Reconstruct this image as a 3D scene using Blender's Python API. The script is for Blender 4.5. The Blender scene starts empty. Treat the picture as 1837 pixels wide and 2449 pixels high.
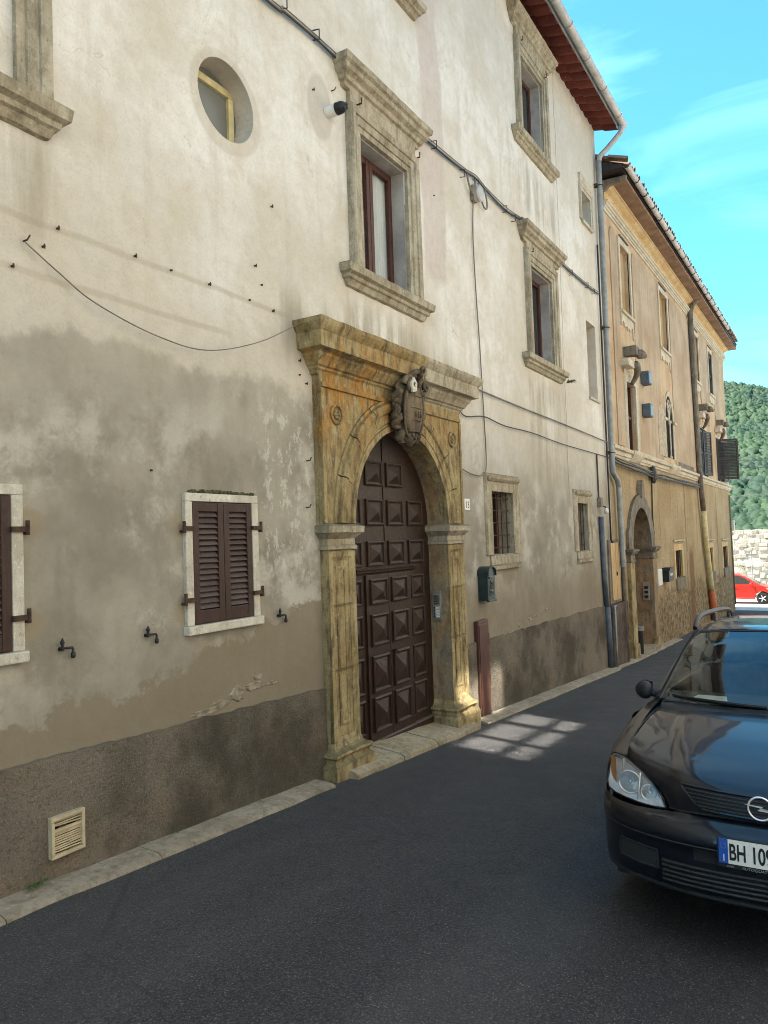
import bpy, bmesh, math, random
from mathutils import Vector, Matrix, noise as mnoise
random.seed(7)
R = math.radians
S = 1.15            # metres per facade unit: facade figures below are in units, vehicles are in metres
scene = bpy.context.scene
col = scene.collection

# ------------------------------------------------------------------ camera
PSI, PITCH, ROLL = R(31.22), R(2.15), R(-1.97)
fwd = Vector((math.cos(PSI)*math.cos(PITCH), math.sin(PSI)*math.cos(PITCH), math.sin(PITCH)))
rt = fwd.cross(Vector((0, 0, 1))).normalized(); up = rt.cross(fwd)
cx_ = rt*math.cos(ROLL) + up*math.sin(ROLL); cy_ = up*math.cos(ROLL) - rt*math.sin(ROLL)
cam_d = bpy.data.cameras.new('camera'); cam = bpy.data.objects.new('camera', cam_d); col.objects.link(cam)
m = Matrix((cx_, cy_, -fwd)).transposed().to_4x4(); m.translation = Vector((0, -3.6, 1.65))*S
cam.matrix_world = m
cam_d.sensor_fit = 'VERTICAL'; cam_d.sensor_height = 36; cam_d.sensor_width = 27
cam_d.lens = 36*1802/2449; cam_d.clip_start = .05; cam_d.clip_end = 3000
scene.camera = cam

# ------------------------------------------------------------------ sky, sun, exposure
SUN_EL, SUN_AZ = R(57), R(-18)          # azimuth measured from +y towards +x
world = bpy.data.worlds.new('World'); scene.world = world; world.use_nodes = True
wn = world.node_tree; wn.nodes.clear()
wo = wn.nodes.new('ShaderNodeOutputWorld'); bg = wn.nodes.new('ShaderNodeBackground')
sky = wn.nodes.new('ShaderNodeTexSky'); sky.sky_type = 'NISHITA'; sky.sun_disc = False
sky.sun_elevation = SUN_EL; sky.sun_rotation = SUN_AZ; sky.altitude = 500; sky.air_density = 1.0
sky.dust_density = .6; sky.ozone_density = 1.6
tint = wn.nodes.new('ShaderNodeMix'); tint.data_type = 'RGBA'; tint.blend_type = 'MULTIPLY'
tint.inputs['Factor'].default_value = 1; tint.inputs[7].default_value = (.43, .97, 1.03, 1)
tc = wn.nodes.new('ShaderNodeTexCoord'); mp = wn.nodes.new('ShaderNodeMapping')
mp.inputs['Scale'].default_value = (1.6, 1.6, 4.2); mp.inputs['Rotation'].default_value = (.5, .2, .4)
cn = wn.nodes.new('ShaderNodeTexNoise'); cn.inputs['Scale'].default_value = 1.5; cn.inputs['Detail'].default_value = 7
cn.inputs['Roughness'].default_value = .55; cn.inputs['Distortion'].default_value = .7
cr_ = wn.nodes.new('ShaderNodeMapRange'); cr_.inputs['From Min'].default_value = .47; cr_.inputs['From Max'].default_value = .80
cr_.inputs['To Max'].default_value = .34
cm = wn.nodes.new('ShaderNodeMix'); cm.data_type = 'RGBA'; cm.inputs[7].default_value = (4.4, 7.6, 8.4, 1)
wn.links.new(sky.outputs[0], tint.inputs[6]); wn.links.new(tc.outputs['Generated'], mp.inputs[0])
wn.links.new(mp.outputs[0], cn.inputs['Vector']); wn.links.new(cn.outputs[0], cr_.inputs[0])
wn.links.new(cr_.outputs[0], cm.inputs['Factor']); wn.links.new(tint.outputs[2], cm.inputs[6])
wn.links.new(cm.outputs[2], bg.inputs[0]); bg.inputs[1].default_value = .095
wn.links.new(bg.outputs[0], wo.inputs[0])
sl = bpy.data.lights.new('sun', 'SUN'); sl.energy = 5.0; sl.angle = R(.53); sl.color = (1, .94, .84)
sun = bpy.data.objects.new('sun', sl); col.objects.link(sun)
sd = Vector((math.sin(SUN_AZ)*math.cos(SUN_EL), math.cos(SUN_AZ)*math.cos(SUN_EL), math.sin(SUN_EL)))
sun.rotation_euler = sd.to_track_quat('Z', 'Y').to_euler(); sun.location = sd*60
vs = scene.view_settings; vs.view_transform = 'Standard'; vs.look = 'None'; vs.gamma = 1; vs.exposure = 2.2
vs.use_curve_mapping = False
cy = scene.cycles; cy.filter_width = 1.0; cy.use_guiding = True; cy.blur_glossy = 0; cy.sample_clamp_indirect = 0; cy.use_denoising = True; cy.max_bounces = 7; cy.diffuse_bounces = 4; cy.glossy_bounces = 4
cy.transmission_bounces = 6; cy.transparent_max_bounces = 12; cy.use_adaptive_sampling = True; cy.adaptive_threshold = .012; cy.adaptive_min_samples = 16

# ------------------------------------------------------------------ mesh helpers
def lnk(o, parent=None):
    col.objects.link(o)
    if parent is not None:
        o.parent = parent
        l = parent.get('_w', None)
        o.matrix_parent_inverse = Matrix.Translation(-Vector(l)) if l is not None else Matrix()
    return o
def tag(o, label=None, cat=None, group=None, kind=None):
    if label: o['label'] = label
    if cat: o['category'] = cat
    if group: o['group'] = group
    if kind: o['kind'] = kind
    return o
def thing(name, label, cat, loc=(0, 0, 0), group=None, unit=S):
    o = bpy.data.objects.new(name, None); col.objects.link(o)
    o.location = Vector(loc)*unit; o['_w'] = tuple(o.location); o.empty_display_size = .1
    return tag(o, label, cat, group)
class MB:
    def __init__(s): s.v = []; s.f = []
    def add(s, vs, fs):
        n = len(s.v); s.v += [tuple(q) for q in vs]; s.f += [tuple(i+n for i in q) for q in fs]; return s
    def box(s, x0, x1, y0, y1, z0, z1):
        return s.add([(x0,y0,z0),(x1,y0,z0),(x1,y1,z0),(x0,y1,z0),(x0,y0,z1),(x1,y0,z1),(x1,y1,z1),(x0,y1,z1)],
                     [(0,3,2,1),(4,5,6,7),(0,1,5,4),(1,2,6,5),(2,3,7,6),(3,0,4,7)])
    def hexa(s, p): return s.add(p, [(0,3,2,1),(4,5,6,7),(0,1,5,4),(1,2,6,5),(2,3,7,6),(3,0,4,7)])
    def prism(s, poly, y0, y1):      # polygon in x,z pushed from y0 to y1
        n = len(poly)
        s.add([(x, y0, z) for x, z in poly]+[(x, y1, z) for x, z in poly],
              [tuple(range(n)), tuple(range(2*n-1, n-1, -1))]+[(i, i+n, (i+1) % n+n, (i+1) % n) for i in range(n)])
        return s
    def grid(s, rows, close=False):
        nr, nc = len(rows), len(rows[0]); n = len(s.v)
        for r in rows: s.v += [tuple(q) for q in r]
        for i in range(nr-1):
            for j in range(nc if close else nc-1):
                k = (j+1) % nc
                s.f.append((n+i*nc+j, n+i*nc+k, n+(i+1)*nc+k, n+(i+1)*nc+j))
        return s
    def tube(s, pts, r, n=8, cap=True, flat=None):
        pts = [Vector(q) for q in pts]; rows = []; prev = None
        for i, q in enumerate(pts):
            d = (pts[min(i+1, len(pts)-1)]-pts[max(i-1, 0)]).normalized()
            if prev is None:
                a = d.cross(Vector((0, 0, 1)))
                if a.length < .1: a = d.cross(Vector((0, 1, 0)))
            else: a = prev-d*prev.dot(d)
            a.normalize(); prev = a; b = d.cross(a)
            rr = r[i] if isinstance(r, (list, tuple)) else r
            rows.append([q+a*math.cos(t*2*math.pi/n)*rr+b*math.sin(t*2*math.pi/n)*rr*(flat or 1) for t in range(n)])
        k = len(s.v); s.grid(rows, True)
        if cap:
            s.f.append(tuple(range(k+n-1, k-1, -1))); e = k+(len(rows)-1)*n; s.f.append(tuple(range(e, e+n)))
        return s
    def lathe(s, prof, c, axis='z', n=20):
        rows = []
        for r, h in prof:
            row = []
            for i in range(n):
                a = i*2*math.pi/n; u, w = r*math.cos(a), r*math.sin(a)
                p = {'z': (u, w, h), 'y': (u, h, w), 'x': (h, u, w)}[axis]
                row.append((c[0]+p[0], c[1]+p[1], c[2]+p[2]))
            rows.append(row)
        return s.grid(rows, True)
    def ball(s, c, r, n=8, m=6, sq=(1, 1, 1)):
        rows = []
        for i in range(m+1):
            t = math.pi*i/m
            rows.append([(c[0]+sq[0]*r*math.sin(t)*math.cos(a*2*math.pi/n), c[1]+sq[1]*r*math.sin(t)*math.sin(a*2*math.pi/n), c[2]+sq[2]*r*math.cos(t)) for a in range(n)])
        return s.grid(rows, True)
    def jitter(s, a, f=7., seed=0):
        q = []
        for p in s.v:
            d = mnoise.noise_vector(Vector(p)*f+Vector((seed, 0, 0)))
            q.append((p[0]+d.x*a, p[1]+d.y*a, p[2]+d.z*a))
        s.v = q; return s
    def build(s, name, mat, parent=None, unit=S, smooth=False, bevel=0, loc=None, ang=None, seg=2):
        me = bpy.data.meshes.new(name)
        l = Vector(loc) if loc is not None else Vector((0, 0, 0))
        me.from_pydata([tuple((Vector(q)-l)*unit) for q in s.v], [], s.f); me.materials.append(mat)
        if smooth:
            me.polygons.foreach_set('use_smooth', [True]*len(me.polygons))
            if ang: me.set_sharp_from_angle(angle=R(ang))
        bm = bmesh.new(); bm.from_mesh(me)
        bmesh.ops.remove_doubles(bm, verts=bm.verts, dist=1e-5)
        bmesh.ops.recalc_face_normals(bm, faces=bm.faces)
        if bevel:
            es = [e for e in bm.edges if len(e.link_faces) == 2 and e.calc_face_angle(0) > .5]
            bmesh.ops.bevel(bm, geom=es, offset=bevel*unit, segments=seg, affect='EDGES', profile=.6, clamp_overlap=True)
        bm.to_mesh(me); bm.free()
        o = bpy.data.objects.new(name, me); lnk(o, parent)
        o.location = l*unit; o['_w'] = tuple(o.location)
        return o
def dup(o, loc, parent, unit=S, rot=None, mat=None):
    c = o.copy(); lnk(c, parent); c.location = Vector(loc)*unit; c['_w'] = tuple(c.location)
    if rot: c.rotation_euler = rot
    return c
def hood(x0, x1, prof, n=1, jit=0, seed=0, y=0.0, ends=True):
    """moulding with mitred returns: prof = (projection, z)"""
    b = MB(); rows = []
    for p, z in prof:
        r = [(x0-p, y, z)] if ends else []
        r += [(x0-(p if ends else 0)+(x1-x0+(2*p if ends else 0))*i/n, y-p, z) for i in range(n+1)]
        if ends: r.append((x1+p, y, z))
        rows.append(r)
    b.grid(rows)
    if not ends:
        k = len(prof)
        b.f.append(tuple(range(0, (n+1)*k, n+1))); b.f.append(tuple(range(n, (n+1)*k, n+1)))
    if jit: b.jitter(jit, 9, seed)
    return b
def sweep(path, prof, y=0.0, closed=False):
    """path in x,z; prof = (offset to the left of the path, projection towards the street)"""
    n = len(path); nor = []
    for i in range(n):
        a = Vector(path[i-1]) if (i > 0 or closed) else None; p = Vector(path[i]); c = Vector(path[(i+1) % n]) if (i < n-1 or closed) else None
        ns = []
        if a is not None: d = (p-a).normalized(); ns.append(Vector((-d.y, d.x)))
        if c is not None: d = (c-p).normalized(); ns.append(Vector((-d.y, d.x)))
        q = sum(ns, Vector((0, 0))); q.normalize(); q /= max(.3, q.dot(ns[0])); nor.append(q)
    b = MB(); rows = [[(path[i][0]+nor[i].x*o, y-p, path[i][1]+nor[i].y*o) for o, p in prof] for i in range(n)]
    if closed: rows.append(rows[0])
    b.grid(rows); k = len(prof)
    if not closed: b.f.append(tuple(range(k))); b.f.append(tuple(range((n-1)*k, n*k)))
    return b
def arc(cx, cz, r, a0, a1, n): return [(cx+r*math.cos(R(a0+(a1-a0)*i/n)), cz+r*math.sin(R(a0+(a1-a0)*i/n))) for i in range(n+1)]
def holed_wall(outer, holes, y, depths):
    """flat wall in x,z with openings and their reveals"""
    bm = bmesh.new(); es = []
    for k, lp in enumerate([outer]+holes):
        vsx = [bm.verts.new((x, y, z)) for x, z in lp]
        es += [bm.edges.new((vsx[i], vsx[(i+1) % len(vsx)])) for i in range(len(vsx))]
    bmesh.ops.triangle_fill(bm, edges=es, use_beauty=True)
    bm.verts.index_update()
    b = MB(); b.add([v.co[:] for v in bm.verts], [tuple(v.index for v in f.verts) for f in bm.faces]); bm.free()
    for lp, d in zip(holes, depths):
        n = len(lp); fl = d[1] if isinstance(d, tuple) else 0; dd = d[0] if isinstance(d, tuple) else d
        cxm = sum(q[0] for q in lp)/n; czm = sum(q[1] for q in lp)/n
        b.add([(x, y, z) for x, z in lp]+[(x+(cxm-x)*fl, y+dd, z+(czm-z)*fl) for x, z in lp], [(i, (i+1) % n, (i+1) % n+n, i+n) for i in range(n)])
    return b
def rect(x0, x1, z0, z1): return [(x0, z0), (x1, z0), (x1, z1), (x0, z1)]
def crv(p, n):
    """catmull-rom through points"""
    p = [Vector(q) for q in p]; out = []
    for i in range(len(p)-1):
        a = p[i-1] if i else p[0]*2-p[1]; b, c = p[i], p[i+1]; d = p[i+2] if i+2 < len(p) else p[-1]*2-p[-2]
        for k in range(n):
            t = k/n
            out.append(.5*((2*b)+(c-a)*t+(2*a-5*b+4*c-d)*t*t+(3*b-a-3*c+d)*t**3))
    return out+[p[-1]]
def patch(g, nu=3, nv=3):
    rows = [crv(r, nv) for r in g]; cols = [crv([r[j] for r in rows], nu) for j in range(len(rows[0]))]
    return [[cols[j][i] for j in range(len(cols))] for i in range(len(cols[0]))]
def text_mesh(name, txt, size, mat, parent, M, align='LEFT', ext=.0006, shear=0, unit=1, bold=0):
    c = bpy.data.curves.new(name, 'FONT'); c.body = txt; c.size = size; c.extrude = ext; c.align_x = align; c.shear = shear; c.offset = bold
    t = bpy.data.objects.new(name, c); col.objects.link(t)
    dg = bpy.context.evaluated_depsgraph_get(); me = bpy.data.meshes.new_from_object(t.evaluated_get(dg))
    bpy.data.objects.remove(t); me.name = name; me.materials.clear(); me.materials.append(mat)
    o = bpy.data.objects.new(name, me); lnk(o, parent); o.matrix_local = M
    return o
# ------------------------------------------------------------------ materials
def lin(r, g, b): return tuple(((q/255/12.92) if q/255 <= .04045 else ((q/255+.055)/1.055)**2.4) for q in (r, g, b))+(1,)
class NB:
    def __init__(s, name, rough=.85, spec=.3, metal=0):
        s.m = bpy.data.materials.new(name); s.m.use_nodes = True; s.t = s.m.node_tree; s.n = s.t.nodes
        s.b = s.n['Principled BSDF']; s.b.inputs['Roughness'].default_value = rough
        s.b.inputs['Specular IOR Level'].default_value = spec; s.b.inputs['Metallic'].default_value = metal
        s._p = None
    def L(s, a, b): s.t.links.new(a, b)
    def put(s, sock, v):
        if isinstance(v, (int, float)): sock.default_value = v
        elif isinstance(v, tuple): sock.default_value = v if len(v) == len(sock.default_value) else (v+(1,))[:len(sock.default_value)]
        else: s.L(v, sock)
    def pos(s):
        if s._p is None:
            g = s.n.new('ShaderNodeNewGeometry'); v = s.n.new('ShaderNodeVectorMath'); v.operation = 'SCALE'; v.inputs['Scale'].default_value = 1/S
            s.L(g.outputs['Position'], v.inputs[0]); s._p = v.outputs[0]
        return s._p
    def obj(s):
        g = s.n.new('ShaderNodeTexCoord'); return g.outputs['Object']
    def nz(s):
        g = s.n.new('ShaderNodeNewGeometry'); x = s.n.new('ShaderNodeSeparateXYZ'); s.L(g.outputs['True Normal'], x.inputs[0]); return x.outputs[2]
    def xyz(s):
        x = s.n.new('ShaderNodeSeparateXYZ'); s.L(s.pos(), x.inputs[0]); return x.outputs
    def mul(s, v, k):
        q = s.n.new('ShaderNodeVectorMath'); q.operation = 'MULTIPLY'; s.L(v, q.inputs[0]); q.inputs[1].default_value = k; return q.outputs[0]
    def noise(s, scale, detail=6, rough=.6, k=None, dist=0, vec=None, off=0):
        q = s.n.new('ShaderNodeTexNoise'); v = vec or s.pos()
        if k: v = s.mul(v, k)
        if off:
            a = s.n.new('ShaderNodeVectorMath'); s.L(v, a.inputs[0]); a.inputs[1].default_value = (off, off*.7, off*.3); v = a.outputs[0]
        s.L(v, q.inputs['Vector']); q.inputs['Scale'].default_value = scale; q.inputs['Detail'].default_value = detail
        q.inputs['Roughness'].default_value = rough; q.inputs['Distortion'].default_value = dist; return q.outputs[0]
    def voro(s, scale, feat='F1', k=None, out=0, rnd=1):
        q = s.n.new('ShaderNodeTexVoronoi'); q.feature = feat; v = s.pos()
        if k: v = s.mul(v, k)
        s.L(v, q.inputs['Vector']); q.inputs['Scale'].default_value = scale; q.inputs['Randomness'].default_value = rnd; return q.outputs[out]
    def wave(s, scale, dist=2, k=None, typ='BANDS', dirn='X'):
        q = s.n.new('ShaderNodeTexWave'); q.wave_type = typ; q.bands_direction = dirn; v = s.pos()
        if k: v = s.mul(v, k)
        s.L(v, q.inputs['Vector']); q.inputs['Scale'].default_value = scale; q.inputs['Distortion'].default_value = dist; q.inputs['Detail'].default_value = 3; return q.outputs[1]
    def rng(s, f, a, b, c=0., d=1., smooth=True):
        q = s.n.new('ShaderNodeMapRange'); q.interpolation_type = 'SMOOTHSTEP' if smooth else 'LINEAR'
        s.put(q.inputs[0], f)
        for i, v in enumerate((a, b, c, d)): q.inputs[i+1].default_value = v
        return q.outputs[0]
    def ma(s, op, a, b=0.):
        q = s.n.new('ShaderNodeMath'); q.operation = op; s.put(q.inputs[0], a); s.put(q.inputs[1], b); return q.outputs[0]
    def mix(s, f, a, b, mode='MIX'):
        q = s.n.new('ShaderNodeMix'); q.data_type = 'RGBA'; q.blend_type = mode
        s.put(q.inputs[0], f); s.put(q.inputs[6], a); s.put(q.inputs[7], b); return q.outputs[2]
    def ramp(s, f, stops):
        q = s.n.new('ShaderNodeValToRGB'); e = q.color_ramp.elements
        while len(e) < len(stops): e.new(.5)
        for i, (p, c) in enumerate(stops): e[i].position = p; e[i].color = (c+(1,))[:4]
        s.put(q.inputs[0], f); return q.outputs[0]
    def band(s, v, a, b, w):      # 1 between a and b with soft edges
        return s.ma('MULTIPLY', s.rng(v, a-w, a+w), s.rng(v, b-w, b+w, 1, 0))
    def bump(s, h, st=.4, d=.01, chain=None):
        q = s.n.new('ShaderNodeBump'); q.inputs['Strength'].default_value = st; q.inputs['Distance'].default_value = d; s.put(q.inputs['Height'], h)
        if chain is not None: s.L(chain, q.inputs['Normal'])
        return q.outputs[0]
    def done(s, c, nrm=None, rough=None):
        s.put(s.b.inputs['Base Color'], c)
        if nrm is not None: s.L(nrm, s.b.inputs['Normal'])
        if rough is not None: s.put(s.b.inputs['Roughness'], rough)
        return s.m

def simple(name, c, rough=.6, spec=.4, metal=0, var=.25, sc=6, bump=.0, dark=None):
    q = NB(name, rough, spec, metal); n = q.noise(sc, 6, .65)
    d = dark or tuple(v*(1-var) for v in c); l = tuple(min(1, v*(1+var*.6)) for v in c)
    cc = q.mix(q.rng(n, .3, .7), d, l)
    return q.done(cc, q.bump(q.noise(sc*6, 4), bump, .01) if bump else None)

def plaster_main():
    q = NB('old_plaster', .93, .15); x, y, z = q.xyz()
    low = q.noise(.55, 3, .55); mid = q.noise(1.7, 6, .64, dist=.4); fine = q.noise(9, 6, .72); streak = q.noise(2.3, 5, .6, k=(2.2, 1, .22))
    c = q.mix(q.rng(low, .38, .62), (.53, .49, .42), (.665, .64, .59))
    c = q.mix(q.rng(mid, .40, .68, 0, .8), c, (.52, .465, .375))
    c = q.mix(q.rng(streak, .52, .74, 0, .5), c, (.44, .395, .32))
    # pinkish repair strip and the patch by the lamp stub
    wob = q.ma('MULTIPLY', q.ma('SUBTRACT', q.noise(1.1, 3, .5, off=4), .5), .5)
    xs = q.ma('ADD', x, wob)
    st = q.ma('MULTIPLY', q.band(xs, 6.95, 7.46, .025), q.rng(q.ma('ADD', z, wob), 4.42, 4.55))
    c = q.mix(q.ma('MULTIPLY', st, .72), c, (.50, .43, .39))
    ex = q.ma('SUBTRACT', x, 5.12); ez = q.ma('MULTIPLY', q.ma('SUBTRACT', z, 5.33), .62)
    rr = q.ma('SQRT', q.ma('ADD', q.ma('MULTIPLY', ex, ex), q.ma('MULTIPLY', ez, ez)))
    c = q.mix(q.rng(q.ma('ADD', rr, q.ma('MULTIPLY', fine, .05)), .18, .22, .7, 0), c, (.44, .39, .33))
    ex = q.ma('SUBTRACT', x, 3.97); ez = q.ma('SUBTRACT', z, 4.80)
    rr = q.ma('ADD', q.ma('SQRT', q.ma('ADD', q.ma('MULTIPLY', ex, ex), q.ma('MULTIPLY', ez, ez))), q.ma('MULTIPLY', mid, .07))
    c = q.mix(q.rng(rr, .385, .415, .55, 0), c, (.47, .41, .32))
    # straight scars where cables ran
    for zz, xa, xb in ((3.42, 2.2, 4.6), (3.13, 2.2, 3.9)):
        zw = q.ma('ADD', q.ma('SUBTRACT', z, zz), q.ma('MULTIPLY', q.ma('SUBTRACT', mid, .5), .05))
        f = q.ma('MULTIPLY', q.rng(q.ma('ABSOLUTE', zw), .008, .03, .45, 0), q.band(x, xa, xb, .1)); c = q.mix(f, c, (.36, .30, .22))
    # darker worn lower coat with a ragged upper edge
    zb = q.ma('ADD', z, q.ma('MULTIPLY', q.ma('SUBTRACT', q.noise(1.3, 6, .62, off=9), .5), .75))
    left = q.rng(x, 4.7, 5.4, 1, 0)
    mL = q.ma('MULTIPLY', q.ma('ADD', q.rng(zb, 2.76, 2.86, .62, 0), q.rng(zb, 2.25, 3.25, .38, 0)), left)
    mR = q.ma('MULTIPLY', q.rng(q.ma('ADD', zb, q.ma('MULTIPLY', streak, .9)), 2.0, 4.0, 1, 0), q.ma('SUBTRACT', 1, left))
    mk = q.ma('ADD', mL, mR)
    lm = q.noise(1.35, 5, .62, off=2)
    lowc = q.mix(q.rng(lm, .36, .64), (.195, .176, .137), (.315, .290, .234))
    lowc = q.mix(q.rng(streak, .5, .72, 0, .5), lowc, (.17, .15, .11))
    lime = q.ma('MULTIPLY', q.rng(q.noise(1.25, 6, .66, dist=.12, off=15), .49, .62), q.band(z, .95, 2.55, .3))
    lowc = q.mix(q.ma('MULTIPLY', lime, .78), lowc, q.mix(fine, (.40, .375, .315), (.52, .495, .43)))
    lowc = q.mix(q.rng(q.noise(4.5, 5, .7, off=44), .56, .68, 0, .45), lowc, (.17, .152, .115))
    c = q.mix(q.ma('MULTIPLY', mk, .95), c, lowc)
    # flaked limewash remains to the left of the portal
    fl = q.ma('MULTIPLY', q.rng(q.noise(9, 6, .78, k=(1.2, 1, .7)), .53, .565), q.ma('MULTIPLY', q.band(x, 4.2, 4.98, .14), q.band(z, 1.35, 2.75, .25)))
    c = q.mix(q.ma('MULTIPLY', fl, .62), c, (.52, .50, .44))
    # damp band over the plinth, ragged upper edge that climbs towards the portal
    edge = q.ma('ADD', q.ma('MULTIPLY', q.rng(x, 3.0, 4.9, 0, .42, False), 1), .80)
    dz = q.ma('SUBTRACT', q.ma('ADD', z, q.ma('MULTIPLY', q.ma('SUBTRACT', q.noise(3.4, 7, .68, off=21), .5), .62)), edge)
    damp = q.ma('MULTIPLY', q.rng(dz, -.025, .025, 1, 0), left)
    c = q.mix(q.ma('MULTIPLY', damp, .92), c, q.mix(mid, (.165, .137, .094), (.235, .197, .138)))
    dR = q.ma('MULTIPLY', q.rng(q.ma('ADD', z, q.ma('MULTIPLY', mid, .6)), 1.0, 1.7, 1, 0), q.ma('SUBTRACT', 1, left))
    c = q.mix(q.ma('MULTIPLY', dR, .62), c, (.185, .148, .098))
    # soot and run-off under sills and beside the cornice
    for xa, xb, zt, ln in ((2.0, 2.68, 3.9, .55), (5.4, 6.8, 3.8, .5), (9.9, 11.5, 3.85, 1.5), (4.45, 4.95, 3.62, .55), (5.0, 7.7, 3.62, .25), (9.8, 11.4, 6.95, .7)):
        f = q.ma('MULTIPLY', q.band(x, xa, xb, .09), q.band(z, zt-ln, zt, .16)); f = q.ma('MULTIPLY', f, q.rng(streak, .34, .62)); c = q.mix(q.ma('MULTIPLY', f, .6), c, (.27, .235, .165))
    for hx, hz in ((2.33, 1.80), (2.33, 1.27), (3.43, 1.79), (3.44, 1.25), (4.15, 1.25)):
        ex = q.ma('SUBTRACT', x, hx+(.06 if hx < 3 else 0)); ez = q.ma('SUBTRACT', z, hz); rr = q.ma('ADD', q.ma('SQRT', q.ma('ADD', q.ma('MULTIPLY', ex, ex), q.ma('MULTIPLY', ez, ez))), q.ma('MULTIPLY', fine, .06))
        c = q.mix(q.rng(rr, .09, .13, .6, 0), c, (.26, .21, .13))
    c = q.mix(q.rng(fine, .35, .7, .0, .22), c, (.27, .235, .18)); c = q.mix(q.rng(q.noise(60, 3, .7), .5, .7, 0, .22), c, (.22, .19, .145))
    # hairline cracks
    ck = q.rng(q.ma('ABSOLUTE', q.ma('SUBTRACT', q.noise(.75, 5, .55, dist=.8, off=31), .5)), .0, .0028, .3, 0); ck = q.ma('MULTIPLY', ck, q.rng(low, .46, .6))
    c = q.mix(ck, c, (.19, .15, .10))
    cz = q.ma('ADD', q.ma('SUBTRACT', x, 11.50), q.ma('ADD', q.ma('MULTIPLY', q.ma('SUBTRACT', q.noise(.8, 6, .6, k=(0, 0, 1)), .5), .35), q.ma('MULTIPLY', z, -.01)))
    c = q.mix(q.ma('MULTIPLY', q.rng(q.ma('ABSOLUTE', cz), .004, .016, .75, 0), q.rng(z, 1.9, 2.6)), c, (.12, .10, .08))
    h = q.ma('ADD', q.ma('MULTIPLY', mid, .7), q.ma('ADD', q.ma('MULTIPLY', fine, .16), q.ma('MULTIPLY', q.noise(42, 3, .6), .06)))
    
    return q.done(c, q.bump(h, .6, .04))
def roughcast(name, c0, c1, c2):
    q = NB(name, .97, .1); x, y, z = q.xyz(); low = q.noise(1.3, 7, .65); v = q.noise(46, 4, .75); f = q.noise(95, 4, .75)
    c = q.mix(q.rng(low, .36, .64), c0, c1); c = q.mix(q.rng(q.noise(2.1, 5, .6, off=7), .48, .66, 0, .8), c, c2)
    c = q.mix(q.rng(v, .50, .34, 0, .5), c, tuple(k*.5 for k in c0)); c = q.mix(q.rng(f, .54, .68, 0, .6), c, tuple(min(1, k*1.75) for k in c1))
    c = q.mix(q.rng(q.noise(.9, 5, .66, off=12), .44, .62, 0, .75), c, tuple(k*.42 for k in c0))
    h = q.ma('ADD', v, q.ma('ADD', q.ma('MULTIPLY', f, .6), q.ma('MULTIPLY', q.noise(20, 4, .65), .7)))
    return q.done(c, q.bump(h, 1.0, .02))
def stone(name, c0, c1, rust=0., dark=.5, grime=(.13, .105, .065), moss=.7):
    q = NB(name, .9, .2); x, y, z = q.xyz(); low = q.noise(2.6, 6, .68, dist=.3); fine = q.noise(26, 6, .78); vs_ = q.noise(5, 6, .7, k=(2.6, 2.6, .6))
    c = q.mix(q.rng(low, .32, .68), c0, c1)
    if rust:
        rm = q.ma('MULTIPLY', q.rng(q.noise(3.4, 7, .62, k=(1.4, 1, .8), off=3), .42, .6), rust)
        if rust > 1: rm = q.ma('MULTIPLY', rm, q.ma('MULTIPLY', q.rng(x, 5.7, 6.5, 1, .25), q.band(z, 2.55, 3.18, .28)))
        c = q.mix(q.ma('MINIMUM', rm, .9), c, (.36, .185, .045))
    c = q.mix(q.rng(vs_, .42, .66, 0, dark), c, grime)
    c = q.mix(q.rng(fine, .56, .68, 0, .55), c, tuple(min(1, k*1.55) for k in c1)); c = q.mix(q.rng(fine, .46, .32, 0, .65), c, tuple(k*.35 for k in c0))
    c = q.mix(q.ma('MULTIPLY', q.rng(q.nz(), .4, .9, 0, moss), q.rng(low, .3, .55, .3, 1)), c, (.085, .075, .042))
    h = q.ma('ADD', q.ma('MULTIPLY', low, .5), q.ma('ADD', q.ma('MULTIPLY', fine, .5), q.ma('MULTIPLY', q.noise(70, 3, .7), .2)))
    return q.done(c, q.bump(h, .9, .02))
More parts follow.
